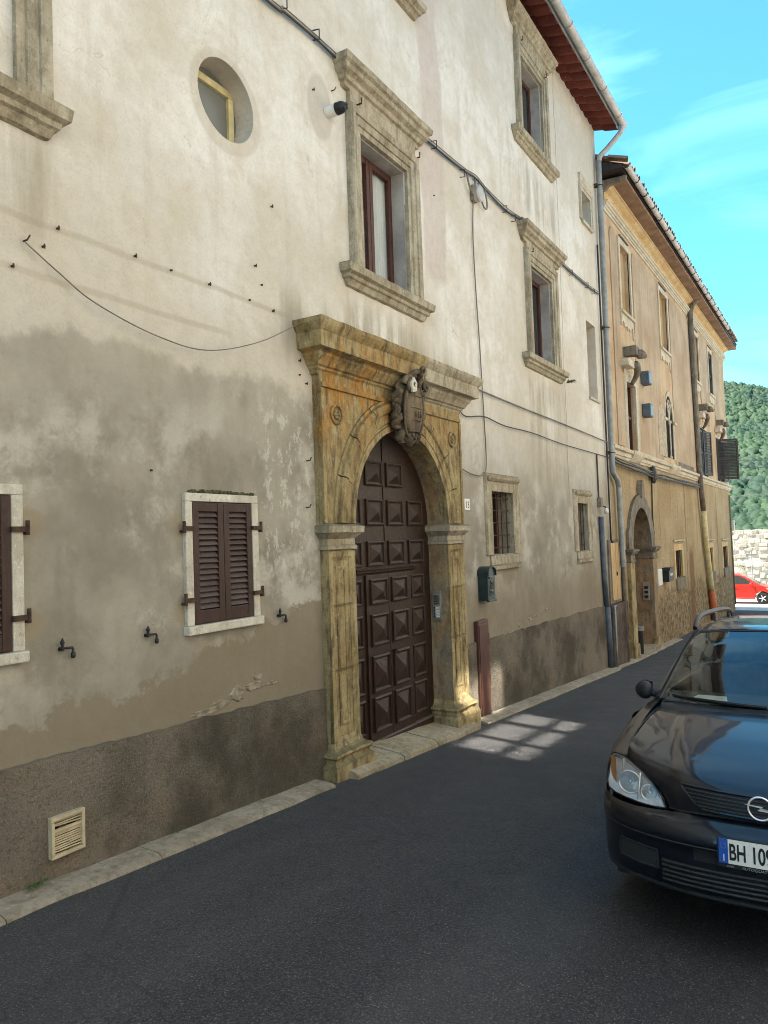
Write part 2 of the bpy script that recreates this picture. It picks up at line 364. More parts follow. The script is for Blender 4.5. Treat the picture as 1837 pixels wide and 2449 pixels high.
def plaster_b2(name, c0, c1, decay=True):
    q = NB(name, .93, .15); x, y, z = q.xyz(); low = q.noise(.7, 4, .6); mid = q.noise(2.2, 6, .68); streak = q.noise(2.0, 5, .62, k=(2.4, 1, .2)); fine = q.noise(14, 5, .72)
    c = q.mix(q.rng(low, .35, .65), c0, c1); c = q.mix(q.rng(mid, .5, .72, 0, .5), c, tuple(k*.72 for k in c0)); c = q.mix(q.rng(streak, .5, .74, 0, .65), c, tuple(k*.5 for k in c0))
    h = q.ma('ADD', q.ma('MULTIPLY', mid, .5), q.ma('MULTIPLY', fine, .2))
    if decay:
        zz = q.ma('ADD', z, q.ma('MULTIPLY', mid, 1.5)); zl = q.ma('ADD', zz, q.rng(x, 17.5, 26, 0, .1))
        f = q.rng(zl, .75, 1.15, 1, 0); pits = q.rng(q.noise(7.5, 8, .72), .44, .58); c = q.mix(q.ma('MULTIPLY', f, q.ma('ADD', q.ma('MULTIPLY', pits, .65), .3)), c, (.105, .07, .035))
        h = q.ma('SUBTRACT', h, q.ma('MULTIPLY', pits, .5))
        for xx in (21.6, 27.6): 
            cz = q.ma('ADD', q.ma('SUBTRACT', x, xx), q.ma('MULTIPLY', q.ma('SUBTRACT', mid, .5), .5)); c = q.mix(q.ma('MULTIPLY', q.rng(q.ma('ABSOLUTE', cz), .03, .1, .6, 0), q.rng(z, 3.0, 2.8)), c, (.12, .09, .05))
        f = q.ma('MULTIPLY', q.band(q.ma('ADD', x, q.ma('MULTIPLY', mid, .6)), 22.2, 22.9, .12), q.rng(z, 1.3, .9)); c = q.mix(q.ma('MULTIPLY', f, .8), c, (.17, .085, .045))
    c = q.mix(q.rng(fine, .3, .75, 0, .22), c, tuple(k*.5 for k in c0))
    return q.done(c, q.bump(h, .6, .04))
def asphalt():
    q = NB('asphalt', .82, .35); low = q.noise(.5, 4, .6, k=(.5, 1, 1)); mid = q.noise(3, 5, .65); v = q.voro(75); f = q.noise(120, 3, .7)
    c = q.mix(q.rng(low, .35, .65), (.034, .033, .034), (.050, .047, .047)); c = q.mix(q.rng(mid, .45, .75, 0, .5), c, (.072, .068, .064))
    c = q.mix(q.rng(v, .30, .7, 0, .75), c, (.016, .016, .017)); tr = q.noise(.9, 3, .5, k=(.12, 1, 1)); c = q.mix(q.rng(tr, .45, .62, 0, .3), c, (.075, .072, .068)); c = q.mix(q.rng(f, .57, .68, 0, .9), c, (.19, .178, .165))
    sp = q.rng(q.voro(1.6), .02, .05, .5, 0); c = q.mix(q.ma('MULTIPLY', sp, q.rng(mid, .5, .6)), c, (.014, .014, .015))
    ck = q.rng(q.voro(.45, 'DISTANCE_TO_EDGE', k=(.6, 1.3, 1)), 0, .004, .4, 0); ck = q.ma('MULTIPLY', ck, q.rng(low, .5, .6)); c = q.mix(ck, c, (.012, .012, .012))
    h = q.ma('ADD', q.ma('SUBTRACT', 1, v), f)
    return q.done(c, q.bump(h, .55, .006), q.rng(mid, .3, .7, .70, .9))
def wood(name, c, worn, sc=1., amt=.3):
    q = NB(name, .55, .35); g = q.noise(9*sc, 7, .7, k=(3, 3, .25)); f = q.noise(26*sc, 8, .75); low = q.noise(2.2, 5, .6); x, y, z = q.xyz()
    cc = q.mix(q.rng(g, .3, .7), tuple(k*.65 for k in c), tuple(k*1.2 for k in c)); cc = q.mix(q.rng(low, .4, .7, 0, .4), cc, tuple(k*.6 for k in c))
    cc = q.mix(q.rng(f, .62, .72, 0, amt), cc, worn); cc = q.mix(q.ma('MULTIPLY', q.rng(q.nz(), .35, .85, 0, .55), q.rng(low, .3, .6, .4, 1)), cc, tuple(.35*k+.10 for k in worn))
    return q.done(cc, q.bump(q.ma('ADD', g, f), .3, .006), q.rng(f, .3, .7, .42, .68))
def glass_pane(name, tintc=(.55, .6, .62), refl=.9, rough=.02, opaq=.25, f0=.055):
    q = NB(name, rough, .5); n = q.n; n.remove(q.b)
    g = n.new('ShaderNodeBsdfGlossy'); g.inputs['Roughness'].default_value = rough; g.inputs['Color'].default_value = (refl, refl, refl, 1)
    t = n.new('ShaderNodeBsdfTransparent'); t.inputs[0].default_value = tintc+(1,)
    d = n.new('ShaderNodeBsdfDiffuse'); d.inputs[0].default_value = (.08, .085, .085, 1)
    m1 = n.new('ShaderNodeMixShader'); m1.inputs[0].default_value = opaq; m2 = n.new('ShaderNodeMixShader')
    lw = n.new('ShaderNodeLayerWeight'); lw.inputs[0].default_value = .5; fo_ = q.ma('MULTIPLY_ADD', q.ma('POWER', lw.outputs['Facing'], 5.), .94); fo_.node.inputs[2].default_value = f0
    nz = q.noise(1.4, 3, .5); bp = q.bump(nz, .08, .05); q.L(bp, g.inputs['Normal'])
    q.L(t.outputs[0], m1.inputs[1]); q.L(d.outputs[0], m1.inputs[2]); q.L(fo_, m2.inputs[0]); q.L(m1.outputs[0], m2.inputs[1]); q.L(g.outputs[0], m2.inputs[2])
    q.L(m2.outputs[0], n['Material Output'].inputs[0]); return q.m
def paint(name, c, flake=.0, metal=.0, rough=.35, dust=.0):
    q = NB(name, rough, .25, metal); q.b.inputs['Coat Weight'].default_value = .62; q.b.inputs['Coat Roughness'].default_value = .03; q.b.inputs['Coat IOR'].default_value = 1.5
    n = q.noise(3, 6, .6); f = q.noise(90, 4, .7)
    cc = q.mix(q.rng(f, .62, .75, 0, dust), q.mix(n, c, tuple(k*1.15 for k in c)), (.16, .15, .13))
    return q.done(cc)
def terracotta(name, c0, c1):
    q = NB(name, .85, .2); n = q.noise(3.3, 7, .66); f = q.noise(20, 7, .7); oi = q.n.new('ShaderNodeObjectInfo')
    c = q.mix(q.rng(n, .3, .7), c0, c1); c = q.mix(q.ma('MULTIPLY', oi.outputs['Random'], .6), c, tuple(k*.5 for k in c0)); c = q.mix(q.rng(f, .6, .75, 0, .5), c, (.35, .27, .2)); c = q.mix(q.rng(f, .42, .25, 0, .6), c, tuple(k*.35 for k in c0))
    return q.done(c, q.bump(q.ma('ADD', n, f), .4, .01))
def leafy(name, a, b, c_):
    q = NB(name, .7, .25); n = q.noise(.06 if 'wood' in name else 6, 5, .65); f = q.noise(.5 if 'wood' in name else 20, 5, .7)
    cc = q.mix(q.rng(n, .35, .65), a, b); cc = q.mix(q.rng(f, .5, .7, 0, .7), cc, c_); q.b.inputs['Subsurface Weight'].default_value = 0
    return q.done(cc)
M = {}
M['plaster'] = plaster_main()
M['plinth'] = roughcast('roughcast_plinth', (.135, .117, .090), (.210, .182, .142), (.215, .165, .12))
M['plinth2'] = roughcast('roughcast_block', (.10, .075, .062), (.16, .125, .105), (.13, .10, .08))
M['stone'] = stone('weathered_limestone', (.285, .240, .165), (.43, .385, .29), 0, .58, (.12, .098, .062))
M['stone_pale'] = stone('pale_stone', (.40, .35, .26), (.52, .48, .39), 0, .3)
M['portal'] = stone('portal_stone', (.245, .180, .080), (.39, .315, .170), 1.4, .78, (.075, .05, .028))
M['jamb'] = stone('jamb_stone', (.20, .155, .105), (.30, .245, .165), .35, .6, (.085, .06, .045))
M['crest'] = stone('crest_stone', (.105, .078, .052), (.20, .155, .10), 0, .7, (.040, .032, .030))
M['surround'] = stone('white_surround', (.48, .44, .355), (.60, .565, .48), 0, .32, (.20, .17, .12), .25)
M['plaster_scar'] = simple('bare_render', (.27, .235, .175), .95, .1, 0, .45, 16, .6)
M['lime'] = simple('lime_chip', (.55, .52, .46), .9, .2, 0, .3, 20)
M['reveal'] = simple('reveal_plaster', (.36, .34, .32), .9, .2, 0, .3, 3, .3)
M['door'] = wood('door_wood', (.027, .0125, .0068), (.12, .066, .044), 1, .5)
M['shutter'] = wood('shutter_wood', (.043, .0195, .0135), (.26, .19, .15), 1.3, .55)
M['casement'] = wood('casement_wood', (.075, .028, .020), (.12, .07, .05), 1, .2)
M['darkshut'] = wood('dark_shutter_wood', (.030, .024, .024), (.10, .09, .08), 1, .3)
M['orange_wood'] = wood('orange_door_wood', (.30, .115, .03), (.36, .2, .09), 1, .2)
M['yellow'] = wood('ochre_board', (.46, .30, .13), (.5, .4, .25), 1, .3)
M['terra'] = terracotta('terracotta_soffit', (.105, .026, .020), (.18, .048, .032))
M['coppo'] = terracotta('roof_tile', (.16, .115, .085), (.28, .19, .13))
M['mortar'] = simple('mortar', (.42, .36, .27), .95, .1, 0, .35, 14, .6)
M['gutter'] = simple('painted_gutter', (.46, .445, .43), .55, .4, .1, .25, 4)
M['zinc'] = simple('zinc_pipe', (.27, .28, .275), .55, .4, .3, .3, 5)
M['bluepipe'] = simple('blue_grey_conduit', (.085, .105, .125), .6, .35, .0, .3, 7)
M['iron'] = simple('black_iron', (.022, .021, .022), .5, .5, .4, .4, 25, .3)
M['rust'] = simple('rusty_iron', (.075, .045, .03), .8, .3, .3, .5, 25, .3)
M['cable'] = simple('grey_cable', (.19, .17, .14), .7, .3, 0, .3, 9)
M['cable_d'] = simple('dark_cable', (.035, .032, .030), .6, .3, 0, .3, 9)
M['cable_w'] = simple('white_cable', (.55, .53, .48), .6, .3, 0, .2, 9)
M['glass'] = glass_pane('window_glass', (.94, .95, .95), .8, .015, .02)
M['glass_dark'] = glass_pane('dark_glass', (.12, .14, .15), .9, .015, .35)
M['frost'] = simple('frosted_glass', (.135, .138, .125), .25, .5, 0, .12, 2)
M['reflected_blue'] = simple('painted_blue_reflection', (.10, .15, .20), .35, .4, 0, .2, 8)  # blue reflection of the sky put into the lantern pane colour
M['cream'] = simple('cream_paint', (.55, .47, .25), .6, .3, 0, .25, 8)
M['curtain'] = simple('white_curtain', (.72, .73, .71), .9, .1, 0, .08, 3)
M['dark'] = simple('painted_darkness', (.012, .011, .010), .9, .1, 0, .4, 3)  # near-black colour stands in for unlit rooms, voids and gaps
M['vent'] = simple('ivory_vent', (.50, .42, .27), .6, .3, 0, .25, 12)
M['soil'] = simple('vent_debris', (.10, .075, .045), .95, .1, 0, .6, 30, .5)
M['green'] = simple('green_mailbox_paint', (.020, .037, .040), .38, .5, .2, .35, 14)
M['brass'] = simple('brass', (.35, .27, .12), .4, .5, .8, .3, 20)
M['brown'] = simple('brown_metal_paint', (.085, .037, .028), .42, .45, .1, .2, 5)
M['whiteplate'] = simple('white_enamel', (.62, .60, .55), .4, .5, 0, .1, 10)
M['black'] = simple('black_paint', (.010, .010, .011), .5, .4, 0, .2, 10)
M['alu'] = simple('aluminium', (.38, .38, .36), .4, .5, .7, .2, 10)
M['paper'] = simple('paper', (.68, .67, .62), .8, .2, 0, .08, 12)
M['pb2_up'] = plaster_b2('peach_plaster', (.42, .285, .165), (.54, .41, .27), False)
M['pb2_panel'] = plaster_b2('tan_panel_plaster', (.37, .275, .185), (.47, .375, .27), False)
M['pb2_low'] = plaster_b2('ochre_plaster', (.33, .245, .135), (.43, .335, .205), True)
M['b2trim'] = stone('ochre_trim', (.50, .345, .16), (.60, .46, .27), .15, .3, (.25, .16, .07))
M['b2pale'] = stone('pale_trim', (.47, .41, .31), (.58, .53, .43), 0, .35, (.22, .17, .1))
M['b2soffit'] = simple('brown_soffit', (.235, .145, .095), .9, .2, 0, .35, 3, .4)
M['blind'] = plaster_b2('blind_window_plaster', (.36, .235, .105), (.43, .31, .17), False)
M['grime'] = stone('grimy_stone', (.15, .125, .10), (.25, .215, .17), 0, .6, (.06, .05, .04))
M['asphalt'] = asphalt()
M['kerb'] = stone('gutter_stone', (.235, .195, .14), (.33, .285, .215), 0, .5, (.12, .095, .06), 0.)
M['step'] = stone('step_stone', (.26, .215, .14), (.38, .33, .235), .1, .45, (.12, .10, .06), 0.)
M['ground'] = simple('dry_earth', (.24, .20, .14), .95, .1, 0, .35, .8)
M['lot'] = simple('pale_gravel_lot', (.42, .40, .36), .95, .1, 0, .2, 2, .3)
M['rubble'] = stone('pale_rubble', (.42, .38, .31), (.58, .54, .46), 0, .35, (.20, .17, .12), 0.)
M['carpaint'] = paint('dark_blue_paint', (.0035, .0050, .0095), 0, .0, .4, .04)
M['redpaint'] = paint('red_paint', (.46, .020, .012), 0, 0, .4)
M['plastic'] = simple('black_plastic', (.014, .014, .016), .5, .45, 0, .3, 30, .15)
M['rubber'] = simple('tyre_rubber', (.018, .018, .018), .85, .3, 0, .3, 30, .2)
M['chrome'] = simple('chrome', (.68, .69, .70), .12, .5, 1, .05, 3)
M['chrome_s'] = simple('satin_chrome', (.62, .63, .64), .30, .5, .75, .1, 9)
M['reflector'] = simple('lamp_reflector', (.80, .81, .81), .25, .5, .25, .12, 60)
M['alloy'] = simple('alloy_wheel', (.45, .46, .47), .35, .5, .8, .1, 9)
M['lens'] = glass_pane('lens_glass', (.94, .95, .95), .9, .03, .03)
M['amber'] = simple('amber_lens', (.55, .20, .06), .25, .5, 0, .15, 20)
M['carglass'] = glass_pane('car_glass', (.62, .68, .65), .97, .006, .03, .075)
M['cabin'] = simple('cabin_grey', (.055, .055, .053), .8, .2, 0, .3, 6)
M['plate'] = simple('plate_white', (.70, .69, .64), .45, .4, 0, .07, 30)
M['plateblue'] = simple('plate_blue', (.012, .075, .36), .4, .4, 0, .1, 30)
M['leaf'] = leafy('weed_leaf', (.045, .085, .02), (.09, .14, .035), (.14, .15, .05))
M['moss'] = leafy('moss', (.035, .045, .015), (.08, .085, .03), (.11, .09, .045))
M['emblem'] = simple('emblem_chrome', (.78, .79, .80), .22, .5, .5, .03, 3)
M['forest'] = leafy('far_wood_foliage', (.011, .030, .015), (.028, .054, .020), (.005, .016, .011))  # teal lean in these greens stands in for distant haze
M['cream_wall'] = plaster_b2('cream_plaster', (.60, .56, .49), (.70, .66, .59), False)
# ------------------------------------------------------------------ terrain
def road_z(x): return .07-.06*x if x < 15 else (-.83-.04*(x-15) if x < 38 else -1.75)
xs = [-60, -20, -8, -2]+[i*.5 for i in range(0, 30)]+[15+i for i in range(24)]+[40, 44, 50]
def strip(xs_, ys, dz, zf=lambda x, y: 0):
    return MB().grid([[(x, y, road_z(x)+dz+zf(x, y)) for y in ys] for x in xs_])
tag(strip(xs, [-9, -7, -6.4, -5, -3.6, -2.4, -1.2, -.6, -.1, .05], 0, lambda x, y: -.012*min(0, y+1)*0-.004*max(0, -y-1)).build('road', M['asphalt'], smooth=True), kind='structure')
g = MB()
G = []
for gx in (-700, -200, -60, -8.2, 31.9, 36, 44, 60, 120, 200, 900):
    G.append([(gx, gy, min(road_z(max(-60, min(gx, 50))), 0)-.06-(0 if gx < 60 else .5)-(1.2 if -9 < gx < 31.8 and -40 < gy < 40 else 0)) for gy in (-900, -200, -40, -9.05, -7, 0, 12, 40, 200, 900)])
tag(g.grid(G).build('ground', M['ground']), kind='structure')
tag(MB().grid([[(x, y, road_z(x)+.012-.0005*abs(y)) for y in (-26, -9, -4, 0, 4, 12, 24)] for x in (31.7, 33.2, 34.5, 36, 37, 38.4, 40, 44.0)]).build('parking_lot', M['lot']), kind='structure')
# stone strip along the foot of the facade, laid in slabs
ks = tag(MB().grid([[(x, y, road_z(x)-.03) for y in (-.24, .02)] for x in (-2, 4.7, 10, 15, 19.5)]).build('gutter_strip', M['kerb']), kind='structure')
x = .2; rk = random.Random(3)
while x < 19.4:
    ln = rk.uniform(.75, 1.25); x1 = min(x+ln, 19.5)
    if not (4.72 < (x+x1)/2 < 7.6):
        if x < 4.72 < x1: x1 = 4.74
        wv = [(.215+.025*mnoise.noise(Vector((q*2.3, 3, 0)))-(.05 if q > 13.4 else 0)) for q in [x+(x1-x)*i/8 for i in range(9)]]
        t, b_ = [], []
        b = MB(); rows = []
        for i in range(9):
            q = x+.003+(x1-x-.006)*i/8; zt = road_z(q)+.028+.006*mnoise.noise(Vector((q*5, 0, 1)))
            rows.append([(q, .03, zt+.012), (q, -wv[i]+.03, zt), (q, -wv[i], zt-.014), (q, -wv[i]-.012, road_z(q)-.03)])
        b.grid(rows); n = len(rows)*4
        b.f += [(0, 1, 2, 3), (n-4, n-3, n-2, n-1)]
        b.build('slab', M['kerb'], ks, smooth=True, ang=40)
    x = x1 if not (4.72 < x1 < 7.6) else 7.6

# ------------------------------------------------------------------ main building
B1 = thing('plastered_town_house', 'long cream plastered old town house with stone portal and rough grey plinth', 'building', (3, 0, road_z(3)))
AX, AZ, AR = 6.19, 1.80, .88                       # portal axis, springing height, opening radius
doorway = [(AX-AR, -1.4), (AX-AR, AZ)]+arc(AX, AZ, AR, 180, 0, 24)[1:-1]+[(AX+AR, AZ), (AX+AR, -1.4)]
W = dict(left=(1.47, 2.335, 4.08, 5.36), mid=(5.70, 6.56, 4.08, 5.36), right=(10.12, 11.0, 4.16, 5.46), top=(10.05, 10.92, 7.30, 8.47), topmid=(5.75, 6.6, 7.30, 8.47), topleft=(1.3, 2.15, 7.3, 8.47))
oc = [(3.97+.285*math.cos(R(a)), 4.82+.285*math.sin(R(a))) for a in range(0, 360, 10)]
holes = [oc, rect(8.45, 9.12, 1.43, 2.20), rect(11.90, 12.44, 1.37, 2.14), rect(12.88, 13.43, 4.0, 5.33), rect(12.90, 13.43, 7.10, 7.62), rect(3.52, 4.09, 1.13, 1.965), rect(1.70, 2.27, 1.13, 1.965)]
holes += [rect(*W[k]) for k in W]
deps = [.175, .24, .24, .20, .22, .06, .06]+[.20]*6
EZ = 9.30
outer = [(-8, -1.5), (5.05, -1.5), (AX-AR-.02, -1.5)]+[(AX-AR-.02, AZ)]+arc(AX, AZ, AR+.02, 180, 0, 24)[1:-1]+[(AX+AR+.02, AZ), (AX+AR+.02, -1.5), (13.99, -1.5), (13.99, EZ), (-8, EZ)]
holed_wall(outer, holes, 0, deps).build('wall', M['plaster'], B1)
b = MB(); b.add([(-8, 0, -1.5), (-8, 9.5, -1.5), (-8, 9.5, EZ), (-8, 0, EZ)], [(0, 1, 2, 3)]); b.add([(13.99, 0, -1.5), (13.99, 9.5, -1.5), (13.99, 9.5, EZ), (13.99, 0, EZ)], [(0, 1, 2, 3)])
b.add([(-8, 9.5, -1.5), (13.99, 9.5, -1.5), (13.99, 9.5, EZ), (-8, 9.5, EZ)], [(0, 1, 2, 3)]); b.add([(-8, 4.75, 11.1), (-8, 0, EZ), (-8, 9.5, EZ)], [(0, 1, 2)]); b.add([(13.99, 4.75, 11.1), (13.99, 0, EZ), (13.99, 9.5, EZ)], [(0, 1, 2)])
b.build('side_wall', M['plaster'], B1)
# plinth, rough-cast, cut by the portal; top edge chipped
def ptop(x): return .665-.036*x if x < 5.2 else (.50-.0148*(x-5.2) if x < 14 else .36)
for xa, xb in ((-8, 4.905), (7.47, 13.42)):
    n = int((xb-xa)/.05); rows = []
    for i in range(n+1):
        q = xa+(xb-xa)*i/n; zt = ptop(q)+.022*mnoise.noise(Vector((q*2.1, 0, 0)))+.014*mnoise.noise(Vector((q*9, 4, 0)))+.008*mnoise.noise(Vector((q*27, 4, 0)))
        z0 = road_z(q)-.1; r = []
        for k in range(15):
            z = z0+(zt-z0)*k/14; r.append((q, -.028-.008*mnoise.noise(Vector((q*5, 7, z*5)))-.003*mnoise.noise(Vector((q*19, 2, z*19))), z))
        r.append((q, .01, zt+.004)); rows.append(r)
    MB().grid(rows).build('plinth', M['plinth'], B1, smooth=True, ang=60)
# fallen plaster along the top of the plinth
for q, z, rx, rz in ((3.62, .570, .16, .018), (3.76, .60, .09, .026), (3.92, .635, .075, .055), (4.09, .655, .11, .03), (4.13, .72, .05, .03), (4.30, .645, .08, .016), (8.9, .455, .16, .014), (9.22, .50, .07, .022), (9.62, .56, .09, .05), (9.95, .56, .22, .016), (10.3, .60, .12, .03)):
    pts = [(q+rx*math.cos(a)*(1+.9*mnoise.noise(Vector((q*9, a*3.1, 0)))), z+rz*math.sin(a)*(1+.9*mnoise.noise(Vector((q*9, a*3.1, 5))))) for a in [i*.2856 for i in range(22)]]
    b = MB(); n = len(pts)
    b.add([(a_, .001, c_) for a_, c_ in pts]+[(q+(a_-q)*.8, -.007, z+(c_-z)*.8) for a_, c_ in pts]+[(q, -.003, z)], [(i, (i+1) % n, (i+1) % n+n, i+n) for i in range(n)]+[(i+n, (i+1) % n+n, 2*n) for i in range(n)])
    b.jitter(.003, 30).build('plaster_patch', M['plaster_scar'], B1)
# roof
b = MB(); b.add([(-8.1, -.50, 9.16), (14.06, -.50, 9.16), (14.06, 4.75, 11.2), (-8.1, 4.75, 11.2)], [(0, 1, 2, 3)]); b.add([(-8.1, 4.75, 11.2), (14.06, 4.75, 11.2), (14.06, 10, 9.16), (-8.1, 10, 9.16)], [(0, 1, 2, 3)])
roof = b.build('roof', M['coppo'], B1)
hood(-8, 14.02, [(0, 9.20), (.012, 9.215), (.02, 9.25), (.0, 9.33)], 240, .012, ends=False).build('mortar_line', M['mortar'], B1)
# soffit of barrel tiles seen from below: two courses
def coppo(w, l, sag, t=.016, n=6):
    b = MB(); rows = []
    for yy, k in ((0, 1.0), (-l, .92)):
        r = [(w*k*(.5-i/n), yy, -sag*math.sin(math.pi*i/n)) for i in range(n+1)]; r += [(w*k*(.5-i/n), yy, t-sag*math.sin(math.pi*i/n)) for i in range(n, -1, -1)]; rows.append(r)
    b.grid(rows, True); k = 2*n+2; b.f += [tuple(range(k)), tuple(range(k, 2*k))]; return b
TW = .265
proto = None
for i in range(84):
    xx = 13.92-i*TW
    for j, (yy, zz, ry) in enumerate(((.03, 9.225, 0), (-.19, 9.155, 0))):
        if proto is None:
            proto = coppo(TW*1.06, .27, .052).build('eave_tile', M['terra'], roof, smooth=True, ang=50); o = proto; o.location = Vector((xx, yy, zz))*S
        else: o = dup(proto, (xx, yy, zz), roof)
        o.rotation_euler = (R(16), R(random.uniform(7, 11)), R(random.uniform(-1.5, 1.5)))
# upper tiles along the verge
pr2 = None
for i in range(20):
    for j in range(2):
        xx = 13.95-i*.2; yy = -.48+j*.33; zz = 9.19+j*.128
        if pr2 is None: pr2 = coppo(.17, .36, -.06).build('roof_tile', M['coppo'], roof, smooth=True, ang=50); pr2.location = Vector((xx, yy+.3, zz+.12))*S; o = pr2
        else: o = dup(pr2, (xx, yy+.3, zz+.12), roof)
        o.rotation_euler = (R(21), 0, R(random.uniform(-2, 2)))

# stone-framed windows
def stone_window(key, hx0, hx1, hz, frz=True, moss=False, curtain=False, sillz=None, leaf=True, blue=False, blind=False):
    x0, x1, z0, z1 = W[key]
    path = [(x1, z0-.02), (x1, z1), (x0, z1), (x0, z0-.02)]          # right, up and over: left normal points outwards
    path = [(x0, z0-.02), (x0, z1), (x1, z1), (x1, z0-.02)]
    pr = [(0, -.03), (0, .035), (.05, .035), (.055, .05), (.12, .055), (.125, .07), (.185, .078), (.195, .06), (.20, -.01)]
    win = sweep(path, pr).jitter(.004, 14, hx0).build('window', M['stone'], B1)
    if frz: MB().box(x0-.17, x1+.17, -.045, .01, z1+.19, hz+.01).jitter(.003, 9).build('frieze', M['stone'], win, bevel=.006)
    hood(hx0+.16, hx1-.16, [(0, hz-.01), (.045, hz), (.05, hz+.035), (.075, hz+.045), (.085, hz+.08), (.125, hz+.105), (.13, hz+.15), (.155, hz+.165), (.165, hz+.215), (0, hz+.235)], 26, .005, hx0).build('hood', M['stone'], win, smooth=True, ang=25)
    sz = sillz or z0
    hood(hx0+.12, hx1-.12, [(0, sz-.20), (.03, sz-.19), (.05, sz-.145), (.07, sz-.135), (.075, sz-.105), (.11, sz-.09), (.12, sz-.025), (.10, sz-.01), (-.1, sz+.002)], 26, .006, hx0+3).build('sill', M['stone'], win, smooth=True, ang=25)
    if blind:
        MB().box(x0-.01, x1+.01, .012, .03, z0-.01, z1+.01).build('blind_panel', M['plaster'], win); return win
    # reveal lining, casement, panes
    MB().box(x0-.0, x0+.012, .012, .19, z0, z1).box(x1-.012, x1, .012, .19, z0, z1).box(x0+.0125, x1-.0125, .012, .19, z1-.012, z1-.0005).build('reveal_lining', M['reveal'], win)
    cas = MB(); fw = .055
    for a, c in ((x0+.012, (x0+x1)/2-.004), ((x0+x1)/2+.004, x1-.012)):
        cas.box(a, a+fw, .15, .20, z0+.002, z1-.014).box(c-fw, c, .15, .20, z0+.002, z1-.014).box(a+fw, c-fw, .152, .198, z0+.002, z0+.09).box(a+fw, c-fw, .152, .198, z1-.014-fw*1.2, z1-.014)
    ch = cas.build('casement', M['casement'], win, bevel=.006)
    for a, c in ((x0+.012, (x0+x1)/2-.004), ((x0+x1)/2+.004, x1-.012)):
        MB().box(a+fw-.004, c-fw+.004, .172, .176, z0+.085, z1-.012-fw*1.2).build('pane', M['glass_dark'] if blue else M['glass'], win)
    if curtain:
        rows = []
        for i in range(61):
            q = x0+.03+(x1-x0-.06)*i/60; d = .03*math.sin(i*1.35+.8*math.sin(i*.37))+.012*math.sin(i*.5)
            rows.append([(q, .215+d*.6*(1-.25*k/5), z0+.02+(z1-z0+.05)*k/5) for k in range(6)])
        MB().grid(rows).build('curtain', M['curtain'], win, smooth=True)
    return win
stone_window('left', 1.18, 2.62, 5.68, blind=True)
stone_window('mid', 5.33, 6.92, 5.68, curtain=True)
w4 = stone_window('right', 9.70, 11.44, 5.74)
stone_window('top', 9.64, 11.40, 8.80, blue=True)
stone_window('topmid', 5.40, 6.98, 8.80, blue=True); stone_window('topleft', .95, 2.55, 8.80, blue=True)
# iron shutter pins beside the window frames
for px, pz in ((5.63, 5.58), (6.72, 5.55), (9.98, 8.62), (10.98, 8.60), (10.05, 5.62)):
    MB().tube([(px, 0, pz), (px, -.10, pz), (px, -.10, pz+.05)], .008, 6).build('shutter_pin', M['rust'], B1)
# round window: frame and frosted pane set deep in the flared opening
f = MB()
f.prism(rect(3.60, 4.36, 4.985, 5.04), .150, .195).prism(rect(4.155, 4.21, 4.3, 4.985), .150, .195).prism(rect(3.56, 3.62, 4.3, 4.985), .150, .195).prism(rect(3.56, 4.3, 4.40, 4.46), .147, .192)
rw = f.build('round_window', M['cream'], B1, bevel=.006)
MB().box(3.5, 4.4, .176, .18, 4.3, 5.2).build('pane', M['frost'], rw)
# blind slit and small upper window beside the drainpipe
MB().box(12.87, 13.44, .19, .205, 3.99, 5.34).build('blind_panel', M['blind'], B1)
MB().box(12.86, 13.46, -.035, .19, 3.955, 3.998).jitter(.004).build('sill', M['stone_pale'], B1)
sw = sweep([(12.90, 7.08), (12.90, 7.62), (13.43, 7.62), (13.43, 7.08)], [(0, -.02), (0, .02), (.06, .02), (.065, .035), (.12, .04), (.13, 0)]).jitter(.004).build('small_window', M['stone_pale'], B1)
hood(12.82, 13.52, [(0, 7.78), (.02, 7.79), (.04, 7.83), (.05, 7.88), (0, 7.9)], 6, .004).build('hood', M['stone_pale'], sw)
MB().box(12.86, 13.47, -.04, .10, 7.04, 7.098).jitter(.004).build('sill', M['stone_pale'], sw)
MB().box(12.92, 13.42, .20, .206, 7.1, 7.62).build('pane', M['glass_dark'], sw)
MB().box(12.90, 12.96, .17, .21, 7.1, 7.62).box(13.37, 13.43, .17, .21, 7.1, 7.62).build('casement', M['casement'], sw)
